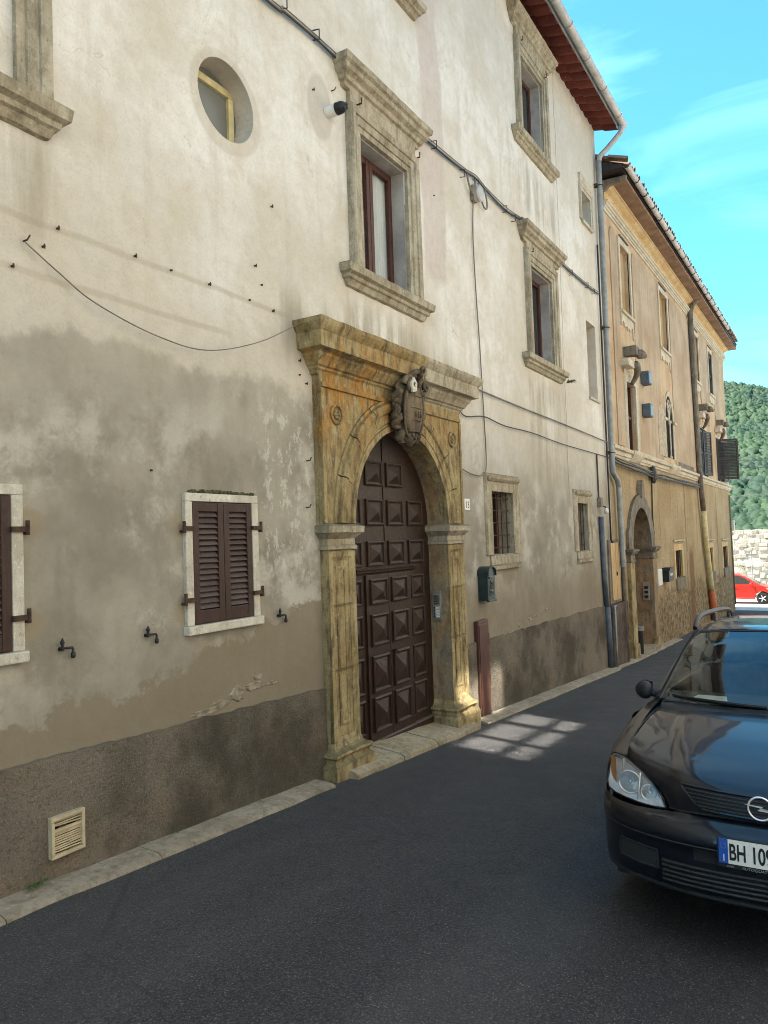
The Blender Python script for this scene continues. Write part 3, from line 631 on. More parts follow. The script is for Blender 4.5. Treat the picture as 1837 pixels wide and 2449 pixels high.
# barred ground-floor windows
def barred(x0, x1, z0, z1, nx, nz):
    w = sweep([(x0, z0), (x0, z1), (x1, z1), (x1, z0)], [(0, -.05), (0, .012), (.03, .016), (.16, .02), (.20, .028), (.215, .012), (.22, -.005)]).jitter(.005, 13, x0).build('window', M['stone'], B1)
    hood(x0-.10, x1+.13, [(0, z1+.115), (.03, z1+.12), (.055, z1+.15), (.06, z1+.175), (0, z1+.19)], 10, .004, x0).build('hood', M['stone'], w, smooth=True, ang=25)
    hood(x0-.09, x1+.13, [(0, z0-.19), (.045, z0-.18), (.05, z0-.135), (.02, z0-.12), (.015, z0-.01), (-.1, z0+.001)], 10, .004, x0+1).build('sill', M['stone'], w, smooth=True, ang=25)
    for i in range(nx):
        q = x0+(x1-x0)*(i+.5)/nx; MB().tube([(q, .05, z0-.01), (q+.004, .052, (z0+z1)/2), (q, .05, z1+.01)], .0075, 6).build('bar', M['rust'], w)
    for i in range(nz):
        q = z0+(z1-z0)*(i+.5)/nz; MB().tube([(x0-.01, .056, q), (x1+.01, .056, q+.006)], .0075, 6).build('bar', M['rust'], w)
    MB().box(x0-.02, x1+.02, .235, .245, z0-.02, z1+.02).build('pane', M['dark'], w)  # black sheet painted as the unlit room behind the bars
    MB().box(x0, x0+.05, .20, .235, z0, z1).box(x1-.05, x1, .20, .235, z0, z1).box((x0+x1)/2-.03, (x0+x1)/2+.03, .2, .235, z0, z1).build('casement', M['casement'], w)
barred(8.45, 9.12, 1.43, 2.20, 4, 5); barred(11.90, 12.44, 1.37, 2.14, 4, 4)

# shuttered windows at street level
slat_me = None
def shuttered(x0, x1, z0, z1, right_only=False):
    global slat_me
    fr = MB(); t = .062
    for q in (rect(x0, x1, z1-.055, z1), rect(x0, x0+t, z0+.045, z1-.0555), rect(x1-t, x1, z0+.045, z1-.0555)): fr.prism(q, -.028, .02)
    su = fr.jitter(.002, 9).build('window_surround', M['surround'], B1, bevel=.006)
    MB().prism(rect(x0-.012, x1+.012, z0-.012, z0+.0445), -.05, .03).jitter(.003, 8).build('sill', M['surround'], su, bevel=.008)
    xm = (x0+x1)/2; a0, a1, c0, c1 = x0+t+.004, x1-t-.004, z0+.05, z1-.06
    for li, (p, q) in enumerate(((a0, xm-.002), (xm+.002, a1))):
        st = .052; lf = MB()
        lf.box(p, p+st, -.024, .012, c0, c1).box(q-st, q, -.024, .012, c0, c1).box(p+st, q-st, -.022, .010, c0, c0+.085).box(p+st, q-st, -.022, .010, c1-.06, c1)
        sh = lf.build('shutter', M['shutter'], B1, bevel=.004)
        n = 17; zz0, zz1 = c0+.088, c1-.063; wd = q-p-2*st
        for i in range(n):
            z = zz0+(zz1-zz0)*(i+.5)/n
            if slat_me is None:
                o = MB().hexa([(-wd/2, -.021, -.013), (wd/2, -.021, -.013), (wd/2, -.016, -.017), (-wd/2, -.016, -.017), (-wd/2, .004, .021), (wd/2, .004, .021), (wd/2, .009, .017), (-wd/2, .009, .017)]).build('slat', M['shutter'], sh)
                slat_me = (o, wd); o.location = Vector(((p+q)/2, 0, z))*S
            else:
                o = dup(slat_me[0], ((p+q)/2, 0, z), sh); o.scale.x = wd/slat_me[1]
            o.rotation_euler = (R(random.uniform(-7, 7)), R(random.uniform(-.7, .7)), 0)
        for z in (c0+.16, c1-.17):
            hx = p if li == 0 else q; sgn = -1 if li == 0 else 1
            MB().box(min(hx-.004*sgn, hx+.085*sgn), max(hx-.004*sgn, hx+.085*sgn), -.042, -.026, z-.014, z+.014).tube([(hx+.085*sgn, -.036, z-.03), (hx+.085*sgn, -.036, z+.045)], .011, 8).tube([(hx+.085*sgn, -.036, z-.02), (hx+.085*sgn, .0, z-.02)], .010, 6).build('hinge', M['rust'], sh)
    return su
s1 = shuttered(3.45, 4.15, 1.10, 2.00); shuttered(1.64, 2.335, 1.11, 2.00)
b = MB(); rk = random.Random(5)
for i in range(120):
    t = rk.random(); q = 3.5+.62*t; b.ball((q, -.005-rk.random()*.012, 2.003+rk.random()*.018*(1-abs(t-.4))), rk.uniform(.006, .014), 5, 4)
b.build('moss', M['moss'], s1, smooth=True)
# ------------------------------------------------------------------ portal
body = [(4.885, AZ-.02), (4.885, 3.02), (7.475, 3.02), (7.475, AZ-.02), (AX+AR, AZ-.02)]+arc(AX, AZ, AR, 0, 180, 28)+[(AX-AR, AZ-.02)]
PY = -.075
portal = MB().prism(body, PY, .02).build('portal', M['portal'], B1)
# lining of the opening: jambs and intrados
path = [(AX-AR, -.55), (AX-AR, .2), (AX-AR, .9), (AX-AR, AZ)]+arc(AX, AZ, AR, 180, 0, 28)[1:-1]+[(AX+AR, AZ), (AX+AR, .9), (AX+AR, .2), (AX+AR, -.7)]
b = MB().grid([[(px, PY+.001+(.28)*k/5, pz) for k in range(6)] for px, pz in path]); b.jitter(.005, 9); b.build('jamb_lining', M['jamb'], portal, smooth=True, ang=40)
# archivolt in voussoirs
pr = [(-.002, -.05), (-.002, .028), (.05, .030), (.058, .016), (.075, .014), (.085, .026), (.165, .028), (.175, .044), (.20, .056), (.235, .056), (.255, .044), (.265, .02), (.29, .016), (.295, -.02)]
NV = 9
for i in range(NV):
    a0 = 180-180*i/NV-.012; a1 = 180-180*(i+1)/NV+.012
    sweep(arc(AX, AZ, AR, a0, a1, 7), pr, PY).jitter(.0035, 12, 0).build('voussoir', M['portal'], portal, smooth=True, ang=28)
# strips that frame the spandrels, and the frieze band
for q in (rect(4.90, 5.92, 2.905, 2.945), rect(6.46, 7.46, 2.905, 2.945)): MB().prism(q, PY-.022, PY+.01).jitter(.003, 9).build('band', M['portal'], portal, bevel=.006)
for q in (rect(4.885, 4.925, AZ, 2.90), rect(7.435, 7.475, AZ, 2.90)): MB().prism(q, PY-.014, PY+.01).jitter(.004, 9).build('border_strip', M['portal'], portal, bevel=.005)
for cx in (5.10, 7.26):
    b = MB().lathe([(.085, .01), (.085, -.016), (.075, -.024), (.066, -.02), (.064, -.006), (.055, -.004), (.05, -.004)], (cx, PY, 2.70), 'y', 24)
    for k in range(6): b.ball((cx+.027*math.cos(k*math.pi/3), PY-.008, 2.70+.027*math.sin(k*math.pi/3)), .017, 8, 6)
    b.ball((cx, PY-.012, 2.70), .014, 8, 6); b.build('rosette', M['portal'], portal, smooth=True, ang=50)
# cornice in blocks
cp = [(.0, 3.00), (.022, 3.005), (.028, 3.03), (.045, 3.045), (.05, 3.06), (.07, 3.07), (.085, 3.10), (.115, 3.135), (.118, 3.155), (.13, 3.165), (.185, 3.178), (.19, 3.30), (.205, 3.315), (.23, 3.36), (.232, 3.395), (.10, 3.42), (0, 3.435)]
cuts = [4.885, 5.62, 6.40, 7.02, 7.475]; pyo = -.05
for i in range(4):
    a, c = cuts[i]+(.003 if i else 0), cuts[i+1]-(.003 if i < 3 else 0); n = 14
    b = MB(); rows = []
    for p, z in cp:
        r = []
        if i == 0: r.append((a-p, .01, z))
        r += [((a-(p if i == 0 else 0))+((c+(p if i == 3 else 0))-(a-(p if i == 0 else 0)))*k/n, pyo-p, z) for k in range(n+1)]
        if i == 3: r.append((c+p, .01, z))
        rows.append(r)
    b.grid(rows); w_ = len(rows[0]); k_ = len(rows)
    if i < 3: b.f.append(tuple(w_*j+w_-1 for j in range(k_)))
    if i > 0: b.f.append(tuple(w_*j for j in range(k_)))
    b.jitter(.0055, 8, i*3); b.build('cornice_block', M['portal'] if i < 2 else M['stone'], portal, smooth=True, ang=24)
# pilasters, imposts, bases
for sx, (a, c) in ((-1, (4.925, AX-AR)), (1, (AX+AR, 7.455))):
    zb = .02 if sx < 0 else -.06; zt = 1.60
    sh = MB().box(a, c, PY+.012, .02, zb-.02, zt+.2).build('pilaster', M['portal'], portal)
    sweep([(a+.075, zb+.06), (a+.075, 1.50), (c-.075, 1.50), (c-.075, zb+.06)][::1], [(0, -.012), (0, .005), (.02, .014), (.03, .02), (.075, .02), (.075, -.012)], PY+.012, True).jitter(.0045, 11, a).build('pilaster_frame', M['portal'], portal, smooth=True, ang=25)
    m_ = (a+c)/2
    sweep([(m_-.04, zb+.18), (m_-.04, 1.42), (m_+.04, 1.42), (m_+.04, zb+.18)], [(0, -.01), (0, .006), (.02, .012), (.035, .006), (.036, -.01)], PY+.012, True).jitter(.004, 13, a+2).build('inner_fillet', M['portal'], portal, smooth=True, ang=30)
    for z, w in ((.62, .0022), (1.14, .0022)): MB().box(a-.002, c+.002, PY-.0105, PY+.02, z-w, z+w).jitter(.002, 20).build('joint', M['grime'], portal)
    ip = [(0, 1.585), (.018, 1.59), (.02, 1.615), (.006, 1.63), (.006, 1.675), (.02, 1.685), (.05, 1.72), (.065, 1.725), (.068, 1.775), (.055, 1.785), (0, 1.80)]
    b = MB(); rows = []; xl, xr = a, c
    for p, z in ip:
        y0 = .15 if sx > 0 else .01; y1 = .15 if sx < 0 else .01
        L_ = [(xl-p, y0, z)]+[(xl-p+(xr-xl+2*p)*k/10, PY-p, z) for k in range(11)]+[(xr+p, y1, z)]; rows.append(L_)
    b.grid(rows).jitter(.004, 10, a).build('impost', M['stone'], portal, smooth=True, ang=25)
    rz = road_z(m_)
    bp = [(.085, rz-.08), (.085, zb-.135 if sx < 0 else zb-.16), (.07, zb-.125), (.052, zb-.11), (.055, zb-.085), (.075, zb-.065), (.07, zb-.045), (.03, zb-.03), (.012, zb-.01), (.0, zb+.03)]
    b = MB(); rows = []
    for p, z in bp:
        y0 = .15 if sx > 0 else .01; y1 = .15 if sx < 0 else .01
        rows.append([(xl-p, y0, z)]+[(xl-p+(xr-xl+2*p)*k/10, PY-p-.005, z) for k in range(11)]+[(xr+p, y1, z)])
    b.grid(rows).jitter(.009, 9, a+5).build('pilaster_base', M['portal'], portal, smooth=True, ang=35)
# threshold stones
ts = [(5.0, 5.72, .09), (5.74, 6.38, .085), (6.40, 7.36, .08)]
for a, c, w in ts:
    b = MB(); rows = []
    for i in range(9):
        q = a+(c-a)*i/8; z = road_z(q)+.055+.008*mnoise.noise(Vector((q*4, 0, 2)))
        ed = -.245+.025*mnoise.noise(Vector((q*3, 8, 0)))
        rows.append([(q, .16, z+.05), (q, .02, z+.03), (q, ed+.04, z+.004), (q, ed, z-.02), (q, ed-.01, z-.14)])
    b.grid(rows); n = len(rows)*5; b.f += [(0, 1, 2, 3, 4), (n-5, n-4, n-3, n-2, n-1)]
    b.build('threshold_stone', M['step'], portal, smooth=True, ang=35)
# ------------------------------------------------------------------ door
DY = .15
dp = [(AX-AR-.02, -.35), (AX-AR-.02, AZ)]+arc(AX, AZ, AR+.02, 180, 0, 24)[1:-1]+[(AX+AR+.02, AZ), (AX+AR+.02, -.35)]
door = MB().prism(dp, DY, DY+.06).build('door', M['door'], B1)
def dpanel(w, h):
    b = MB(); q = lambda i, y: [(-w/2+i, y, -h/2+i), (w/2-i, y, -h/2+i), (w/2-i, y, h/2-i), (-w/2+i, y, h/2-i)]
    rings = [q(0, .002), q(0, -.018), q(.012, -.026), (q(.022, -.022)), q(.026, -.008), q(.036, -.006)]
    for r0, r1 in zip(rings, rings[1:]): b.add(r0+r1, [(i, (i+1) % 4, (i+1) % 4+4, i+4) for i in range(4)])
    b.add(rings[-1]+[(0, -.052, 0)], [(0, 1, 4), (1, 2, 4), (2, 3, 4), (3, 0, 4)]); return b
cols_ = (5.60, 6.0, 6.38, 6.775); rowz = [(2.165, 2.40), (1.79, 2.04), (1.41, 1.645)]; roww = [(1.06, 1.295), (.68, .97), (.26, .59), (-.10, .215)]
pm = {}
def addp(x, z0, z1, y, w=.30):
    k = (round(z1-z0, 3), w)
    if k not in pm: pm[k] = dpanel(w, z1-z0).build('panel', M['door'], door); pm[k].location = Vector((x, y, (z0+z1)/2))*S
    else: dup(pm[k], (x, y, (z0+z1)/2), door)
for z0, z1 in rowz:
    for i, x in enumerate(cols_):
        if z1 > 2.3 and i in (0, 3): continue
        addp(x, z0, z1, DY)
wk = MB().box(5.795, 6.183, DY-.022, DY+.002, -.235, 1.335).box(6.189, 6.625, DY-.022, DY+.002, -.235, 1.335).build('wicket_leaf', M['door'], door, bevel=.004)
for z0, z1 in roww:
    for i, x in enumerate(cols_): addp(x, z0+(0 if i in (1, 2) else .0), z1, DY-.022 if i in (1, 2) else DY, .30 if i in (1, 2) else .262)
hood(5.66, 6.70, [(0, 1.338), (.012, 1.34), (.018, 1.352), (.03, 1.356), (.034, 1.375), (.046, 1.38), (.048, 1.395), (0, 1.40)], 4, 0, y=DY).build('door_moulding', M['door'], door)
MB().box(6.170, 6.176, DY-.006, DY+.002, 1.41, 2.62).build('leaf_joint', M['dark'], door)
MB().lathe([(.0, -.05), (.016, -.05), (.018, -.035), (.008, -.03), (.008, 0)], (6.24, DY-.022, .60), 'y', 12).build('handle', M['rust'], door, smooth=True)
MB().box(6.225, 6.255, DY-.026, DY-.02, .66, .72).build('lock_plate', M['rust'], door)
hood(5.30, 7.08, [(0, -.26), (.035, -.258), (.037, -.19), (.02, -.175), (0, -.172)], 4, 0, y=DY, ends=False).build('kick_board', M['door'], door)
# ------------------------------------------------------------------ coat of arms
CA = thing('coat_of_arms', 'dark carved stone coat of arms with scrolls over the portal arch', 'coat of arms', (6.14, -.12, 2.50))
def cpt(u, v, d): # u across, v up 0..1, leaning out at the top
    return (6.13+u*.88, -.125-d*.82-.05*v, 2.53+.68*v)
def oval(v, w=.27): return w*max(0, 1-(2*v-1)**2)**.5
rows = []                                           # backing plate with a lobed outline
for i in range(29):
    v = .02+.90*i/28; hw = oval(.04+.92*i/28, .275)*(1+.10*math.sin(v*26)); rows.append([cpt(hw*t/8, v, .07-.055*(t/8)**2+.012*math.sin(v*30+t)) for t in range(-8, 9)])
MB().grid(rows).jitter(.008, 12).build('backing', M['crest'], CA, smooth=True)
rows = []
for i in range(21):
    v = i/20; hw = oval(.06+.9*v, .165)+.02; rows.append([cpt(.03+hw*math.sin(math.pi/2*t/8), .17+.60*v, .085+.075*math.cos(math.pi/2*t/8)) for t in range(-8, 9)])
MB().grid(rows).build('shield', M['crest'], CA, smooth=True)
for v, hw in ((.66, .125), (.50, .15), (.33, .125)): MB().tube([cpt(.03+hw*math.sin(t), v, .092+.075*math.cos(t)) for t in [k*.3-1.2 for k in range(9)]], .007, 6).build('shield_band', M['crest'], CA, smooth=True)
for u in (-.05, .0, .05): MB().tube([cpt(.035+u, .37, .164), cpt(.035+u, .46, .166)], .007, 6).build('shield_bar', M['crest'], CA, smooth=True)
for sg in (-1, 1):
    pts = []
    for k in range(24):
        v = .10+.70*k/23; pts.append(cpt(.03+sg*(.035+oval(.05+.9*k/23, .165)), v, .105))
    MB().tube(pts, [.010+.010*k/23 for k in range(24)], 8).build('rim', M['crest'], CA, smooth=True)
    pts = []                                        # big volute on each upper shoulder
    for k in range(40):
        a = k*.34+(0 if sg > 0 else math.pi*0); r = .088*(1-k/44); pts.append(cpt(.03+sg*(.135+r*math.cos(a)), .80+r*math.sin(a)/.74, .10+.0024*k))
    MB().tube(pts, [.030-.0005*k for k in range(40)], 8).build('volute', M['crest'], CA, smooth=True)
    # C-scrolls curling round the edge
    for j, (v0, s0, fl) in enumerate(((.62, .10, 1), (.44, .115, -1), (.27, .10, 1), (.13, .075, -1))):
        pts = []
        for k in range(15):
            a = R(-120+fl*30+240*k/14); r = s0*(.55+.45*math.sin(math.pi*k/14)); pts.append(cpt(sg*(oval(v0, .255)-.02+r*.42*math.cos(a)), v0+r*.9*math.sin(a), .05+.03*math.cos(k*.7)))
        MB().tube(pts, [.012+.020*math.sin(math.pi*k/14)+.006*(k % 3 == 0) for k in range(15)], 7).jitter(.006, 16, j).build('leaf_scroll', M['crest'], CA, smooth=True)
b = MB()
for u, v, r, d in ((0, .10, .075, .07), (-.03, .125, .022, .135), (.035, .125, .022, .135), (0, .085, .02, .15), (0, .045, .045, .08)): b.ball(cpt(u, v, d), r, 10, 8, (1, .8, 1.1))
b.jitter(.010, 18, 3).build('mask', M['crest'], CA, smooth=True)
b = MB().tube(crv([cpt(-.09, .90, .10), cpt(-.05, .97, .14), cpt(.02, 1.0, .15), cpt(.09, .965, .14), cpt(.12, .90, .10)], 4), .028, 8)
b.jitter(.008, 20).build('crest_band', M['crest'], CA, smooth=True)
MB().tube(crv([cpt(.06, .95, .12), cpt(.10, 1.01, .17), cpt(.07, 1.055, .19), cpt(.025, 1.03, .19), cpt(.04, .99, .18)], 4), .018, 7).build('crest_curl', M['crest'], CA, smooth=True)
MB().prism([(0, 0), (.075, .02), (.085, .10), (.03, .15), (-.02, .09)], 0, -.02).jitter(.006, 20).build('white_scroll', M['surround'], CA, bevel=.004).location = Vector((6.0, -.30, 2.99))*S
# ------------------------------------------------------------------ things fixed to the main facade
def wire(name, pts, r, mat, label, cat, group=None, sub=4, sm=True):
    p = crv(pts, sub) if sm else pts
    return tag(MB().tube(p, r, 6).build(name, mat, smooth=True, loc=pts[0]), label, cat, group)
# gutter
GT = thing('roof_gutter', 'pale half-round gutter along the eave of the cream house', 'gutter', (14, -.5, 9.1))
xe = [14.06]+[13.3-i*.8 for i in range(26)]; xe = [14.06, 13.62, 12.62, 11.66, 10.74, 10.08]+[9.2-i*.95 for i in range(19)]
for a, c in zip(xe, xe[1:]):
    rows = []
    for q in (c-.02, a):
        rr = .066 if q == a else .062
        rows.append([(q, -.53+rr*math.cos(R(t)), 9.135+rr*math.sin(R(t))) for t in range(180, 361, 20)]+[(q, -.53+(rr-.006)*math.cos(R(t)), 9.135+(rr-.006)*math.sin(R(t))) for t in range(360, 179, -20)])
    MB().grid(rows, True).build('gutter_length', M['gutter'], GT, smooth=True, ang=50)
    MB().tube([(c, -.53+.069*math.cos(R(t)), 9.135+.069*math.sin(R(t))) for t in range(170, 371, 20)], .006, 6).build('bracket', M['zinc'], GT, smooth=True)
MB().prism([(-.01, 0), (.01, 0), (.01, .01), (-.01, .01)], 0, .01).add([(14.062, -.53+.064*math.cos(R(t)), 9.135+.064*math.sin(R(t))) for t in range(180, 361, 20)], [tuple(range(10))]).build('end_cap', M['gutter'], GT)
MB().box(-8.1, 14.05, -.456, -.445, 9.05, 9.17).build('fascia', M['zinc'], GT)
# downpipe of the cream house: elbow from the gutter, long drop, dog-leg over the corner
DP = thing('downpipe', 'grey zinc downpipe at the joint between the two houses', 'downpipe', (13.9, -.08, 1.0))
MB().tube(crv([(13.95, -.53, 9.07), (13.95, -.50, 8.98), (13.93, -.25, 8.74), (13.90, -.12, 8.62), (13.89, -.085, 8.5)], 5), .047, 12).build('elbow', M['gutter'], DP, smooth=True)
zz = 8.52
for z1 in (7.4, 6.05, 4.75, 3.45, 2.82):
    MB().tube([(13.88, -.085, zz), (13.875, -.085, z1)], .050, 14).build('pipe_length', M['zinc'], DP, smooth=True, ang=60); MB().tube([(13.875, -.085, z1+.03), (13.875, -.085, z1-.03)], .055, 14).build('pipe_collar', M['zinc'], DP, smooth=True, ang=60); zz = z1
MB().tube(crv([(13.875, -.085, 2.84), (13.90, -.085, 2.74), (14.15, -.09, 2.62), (14.25, -.09, 2.5)], 5), .05, 14).build('dog_leg', M['zinc'], DP, smooth=True)
MB().tube([(14.25, -.09, 2.52), (14.30, -.09, 1.0)], .05, 14).build('pipe_length', M['zinc'], DP, smooth=True, ang=60)
MB().tube([(14.30, -.09, 1.02), (14.36, -.07, .9), (14.37, -.07, road_z(14.4))], .042, 12).build('pipe_length', M['grime'], DP, smooth=True)
for z in (8.05, 5.4, 3.1): MB().tube([(13.875+.06*math.cos(R(t)), -.085+.06*math.sin(R(t)), z) for t in range(0, 361, 30)], .008, 5).box(13.79, 13.86, -.06, .0, z-.03, z+.03).build('clamp', M['rust'], DP)
CP = thing('cable_conduit', 'blue-grey cable conduit with a box and lamp bulb at its top', 'conduit', (13.2, -.05, road_z(13.2)))
MB().tube([(13.12, -.045, 1.93), (13.16, -.045, .9), (13.22, -.045, .35)], .043, 12).build('pipe_upper', M['bluepipe'], CP, smooth=True)
MB().tube([(13.22, -.055, .36), (13.26, -.06, road_z(13.2)+.01)], .052, 12).build('pipe_lower', M['bluepipe'], CP, smooth=True)
MB().box(13.06, 13.20, -.07, .0, 2.10, 2.26).build('junction_box', M['grime'], CP, bevel=.01)
MB().ball((13.26, -.10, 2.03), .042, 12, 9, (1, 1, 1.3)).build('bulb', M['whiteplate'], CP, smooth=True)
MB().tube([(13.20, -.05, 2.12), (13.26, -.09, 2.10), (13.26, -.10, 2.07)], .012, 6).build('bulb_holder', M['cable_d'], CP)
for dx in (-.02, .025): MB().tube([(13.10+dx, -.02, 3.02), (13.11+dx, -.02, 2.25)], .008, 6).build('feed_cable', M['cable_d'], CP)
wire('thin_pipe', [(13.70, -.04, 6.9), (13.72, -.04, 4.0), (13.72, -.04, 1.52), (13.80, -.04, 1.47), (13.90, -.04, 1.48)], .016, M['cable_d'], 'thin dark pipe running down beside the zinc downpipe', 'pipe', sm=False)
wire('gas_pipe', [(13.95, -.05, .33), (13.50, -.10, .34), (13.43, -.13, .30), (13.43, -.13, -.40), (13.44, -.13, -.70)], .018, M['zinc'], 'slim gas pipe in front of the dark rough block', 'pipe', sm=False)
# cables along the first-floor hoods
ca = [(3.4, -.03, 5.80), (4.48, -.03, 5.83), (4.62, -.03, 5.86), (5.05, -.03, 5.88), (5.36, -.03, 5.885), (5.5, -.05, 5.93), (6.7, -.05, 5.94), (6.92, -.03, 5.90), (7.19, -.03, 5.90), (7.6, -.03, 5.92), (8.00, -.03, 5.95), (8.28, -.03, 5.985), (8.6, -.03, 5.95), (9.20, -.03, 5.94), (9.75, -.03, 6.0), (9.9, -.05, 6.01), (11.3, -.05, 6.0), (11.5, -.03, 5.93), (11.98, -.03, 5.92), (13.0, -.03, 5.95), (13.72, -.03, 6.0)]
CB = thing('wall_cable', 'grey cable bundle clipped along the wall over the first-floor windows', 'cable', ca[0])
for k, (dz, r, m_) in enumerate(((0, .010, 'cable'), (-.018, .0085, 'cable_d'), (.016, .006, 'cable'))):
    MB().tube(crv([(q[0], q[1]-.006*k, q[2]+dz+.012*mnoise.noise(Vector((q[0]*1.7, k*9, 0)))) for q in ca], 5), r, 6).build('strand', M[m_], CB, smooth=True)
for q in (4.62, 5.05, 7.19, 7.9, 8.3, 9.2, 9.5, 12.0, 12.9, 13.3): 
    z = 5.9+.02*math.sin(q*3)+(.02 if q > 8 else 0); MB().tube([(q, .0, z+.045), (q+.01, -.06, z+.04), (q+.01, -.06, z-.045), (q, 0, z-.04)], .006, 5).build('clip', M['iron'], CB)
JB = thing('junction_box', 'round grey junction box hanging under the cables between the upper windows', 'junction box', (8.22, -.04, 5.75))
MB().lathe([(0, -.075), (.085, -.075), (.10, -.06), (.10, 0)], (8.33, 0, 5.80), 'y', 20).build('lid', M['gutter'], JB, smooth=True, ang=40)
MB().box(8.17, 8.28, -.05, 0, 5.66, 5.86).build('base', M['grime'], JB, bevel=.02)
for p in ([(8.03, -.03, 5.94), (8.03, -.05, 5.82), (8.10, -.05, 5.74), (8.18, -.04, 5.74)], [(8.40, -.04, 5.76), (8.47, -.05, 5.68), (8.56, -.05, 5.70), (8.58, -.04, 5.82), (8.56, -.03, 5.94)], [(8.27, -.03, 5.98), (8.27, -.03, 5.85)]):
    MB().tube(crv(p, 4), .011, 6).build('lead', M['cable'], JB, smooth=True)
wire('drop_cable', [(8.20, -.025, 5.68), (8.17, -.02, 5.3), (8.17, -.02, 4.95), (8.20, -.02, 4.4), (8.23, -.02, 4.05), (8.26, -.02, 3.5), (8.28, -.02, 3.1), (8.30, -.02, 2.72), (8.26, -.03, 2.46), (8.12, -.03, 2.37), (7.85, -.03, 2.37), (7.50, -.06, 2.41)], .0075, M['cable'], 'grey cable dropping down the wall beside the portal cornice', 'cable')
wire('telephone_cable', [(7.85, -.03, 3.40), (8.24, -.03, 3.38), (9.58, -.03, 3.355), (11.47, -.03, 3.335), (13.80, -.04, 3.29)], .010, M['cable'], 'upper of two thin cables running right from the portal cornice', 'cable')
wire('telephone_cable', [(7.50, -.05, 3.13), (7.62, -.03, 3.05), (7.79, -.03, 3.02), (8.28, -.03, 3.08), (8.9, -.03, 3.04), (9.9, -.03, 3.055), (11.2, -.03, 3.02), (13.55, -.03, 3.02), (13.85, -.04, 3.0)], .0068, M['cable_d'], 'lower crooked thin cable running right from the portal', 'cable')
wire('slack_wire', [(2.37, -.03, 3.27), (2.56, -.04, 3.16), (2.78, -.05, 3.05), (3.21, -.05, 2.96), (3.65, -.06, 2.95), (4.16, -.08, 3.11), (4.64, -.10, 3.36)], .0040, M['cable'], 'thin slack wire sagging from a hook to the portal cornice', 'wire', sub=6)
MB_h = None
hk = [(2.38, 3.285, 0), (2.49, 3.29, 1), (2.58, 3.42, 1), (3.11, 3.43, 1), (3.40, 3.43, 2), (3.74, 3.43, 1), (4.15, 3.43, 2), (4.41, 3.41, 1), (4.43, 4.22, 1), (4.29, 3.58, 2), (4.22, 3.70, 1), (2.31, 3.13, 1), (5.02, 5.43, 1), (5.30, 5.56, 0), (6.05, 6.95, 0), (7.20, 5.36, 2), (3.9, 5.9, 2), (4.72, 3.09, 1), (4.72, 2.98, 2), (4.80, 2.92, 1), (4.78, 2.30, 0), (4.76, 1.93, 0), (7.80, 3.45, 0), (3.2, 2.13, 2)]
for i, (hx, hz, ty) in enumerate(hk):
    b = MB()
    if ty == 0: b.tube([(hx, .01, hz), (hx, -.035, hz), (hx+.010, -.042, hz+.026)], .0048, 6)
    elif ty == 1: b.tube([(hx, .01, hz), (hx, -.022, hz)], .006, 6).tube([(hx, -.018, hz-.012), (hx, -.018, hz+.012)], .005, 5)
    else: b.tube([(hx, .01, hz), (hx, -.014, hz-.004)], .007, 6)
    def grp(hx, hz): return 'over the slack wire' if hx < 4.6 and 3.1 < hz < 3.8 else ('beside the portal' if hz < 3.6 else 'on the upper plaster')
    where = grp(hx, hz); mates = sorted(q for q in hk if grp(q[0], q[1]) == where); nth = ('first', 'second', 'third', 'fourth', 'fifth', 'sixth', 'seventh', 'eighth', 'ninth', 'tenth', 'eleventh', 'twelfth')[mates.index((hx, hz, ty))]
    tag(b.build('wall_hook', M['rust'], loc=(hx, 0, hz)), 'small rusty wall hook %s, %s from the left of those there' % (where, nth), 'hook', 'rusty hooks '+where)
# shutter catches
for i, (hx, hz, w_) in enumerate(((2.55, 1.13, 'beside the half-seen window at the left edge'), (3.13, 1.13, 'left of the closed brown shutters'), (4.37, 1.12, 'right of the closed brown shutters'))):
    b = MB().tube([(hx, .01, hz), (hx, -.025, hz)], .011, 8).tube([(hx, -.025, hz-.010), (hx, -.025, hz+.026)], .0085, 8).lathe([(.010, .026), (.013, .034), (.0, .062)], (hx, -.025, hz), 'z', 8)
    b.tube([(hx, -.025, hz+.004), (hx+.060, -.027, hz+.001), (hx+.063, -.027, hz-.018)], .0068, 8).lathe([(.007, 0), (.007, -.018), (.0125, -.024), (.0125, -.042), (.010, -.05), (0, -.052)], (hx+.063, -.027, hz-.005), 'z', 10)
    tag(b.build('shutter_catch', M['iron'], smooth=True, ang=50, loc=(hx, 0, hz)), 'black iron shutter catch '+w_, 'shutter catch', 'iron shutter catches')
# lamp stub
LS = thing('lamp_stub', 'broken white wall lamp stub with black cap beside the stone window', 'lamp', (5.22, 0, 5.34))
MB().tube([(5.22, .01, 5.33), (5.25, -.10, 5.345)], .050, 16).build('sleeve', M['whiteplate'], LS, smooth=True, ang=50)
b = MB().lathe([(.0, -.175), (.025, -.172), (.042, -.16), (.050, -.135), (.053, -.09)], (5.245, 0, 5.345), 'y', 16)
for k in range(7): b.ball((5.255+.025*math.cos(k), -.168, 5.345+.03*math.sin(k*1.3)), .013, 6, 5)
b.build('cap', M['iron'], LS, smooth=True)
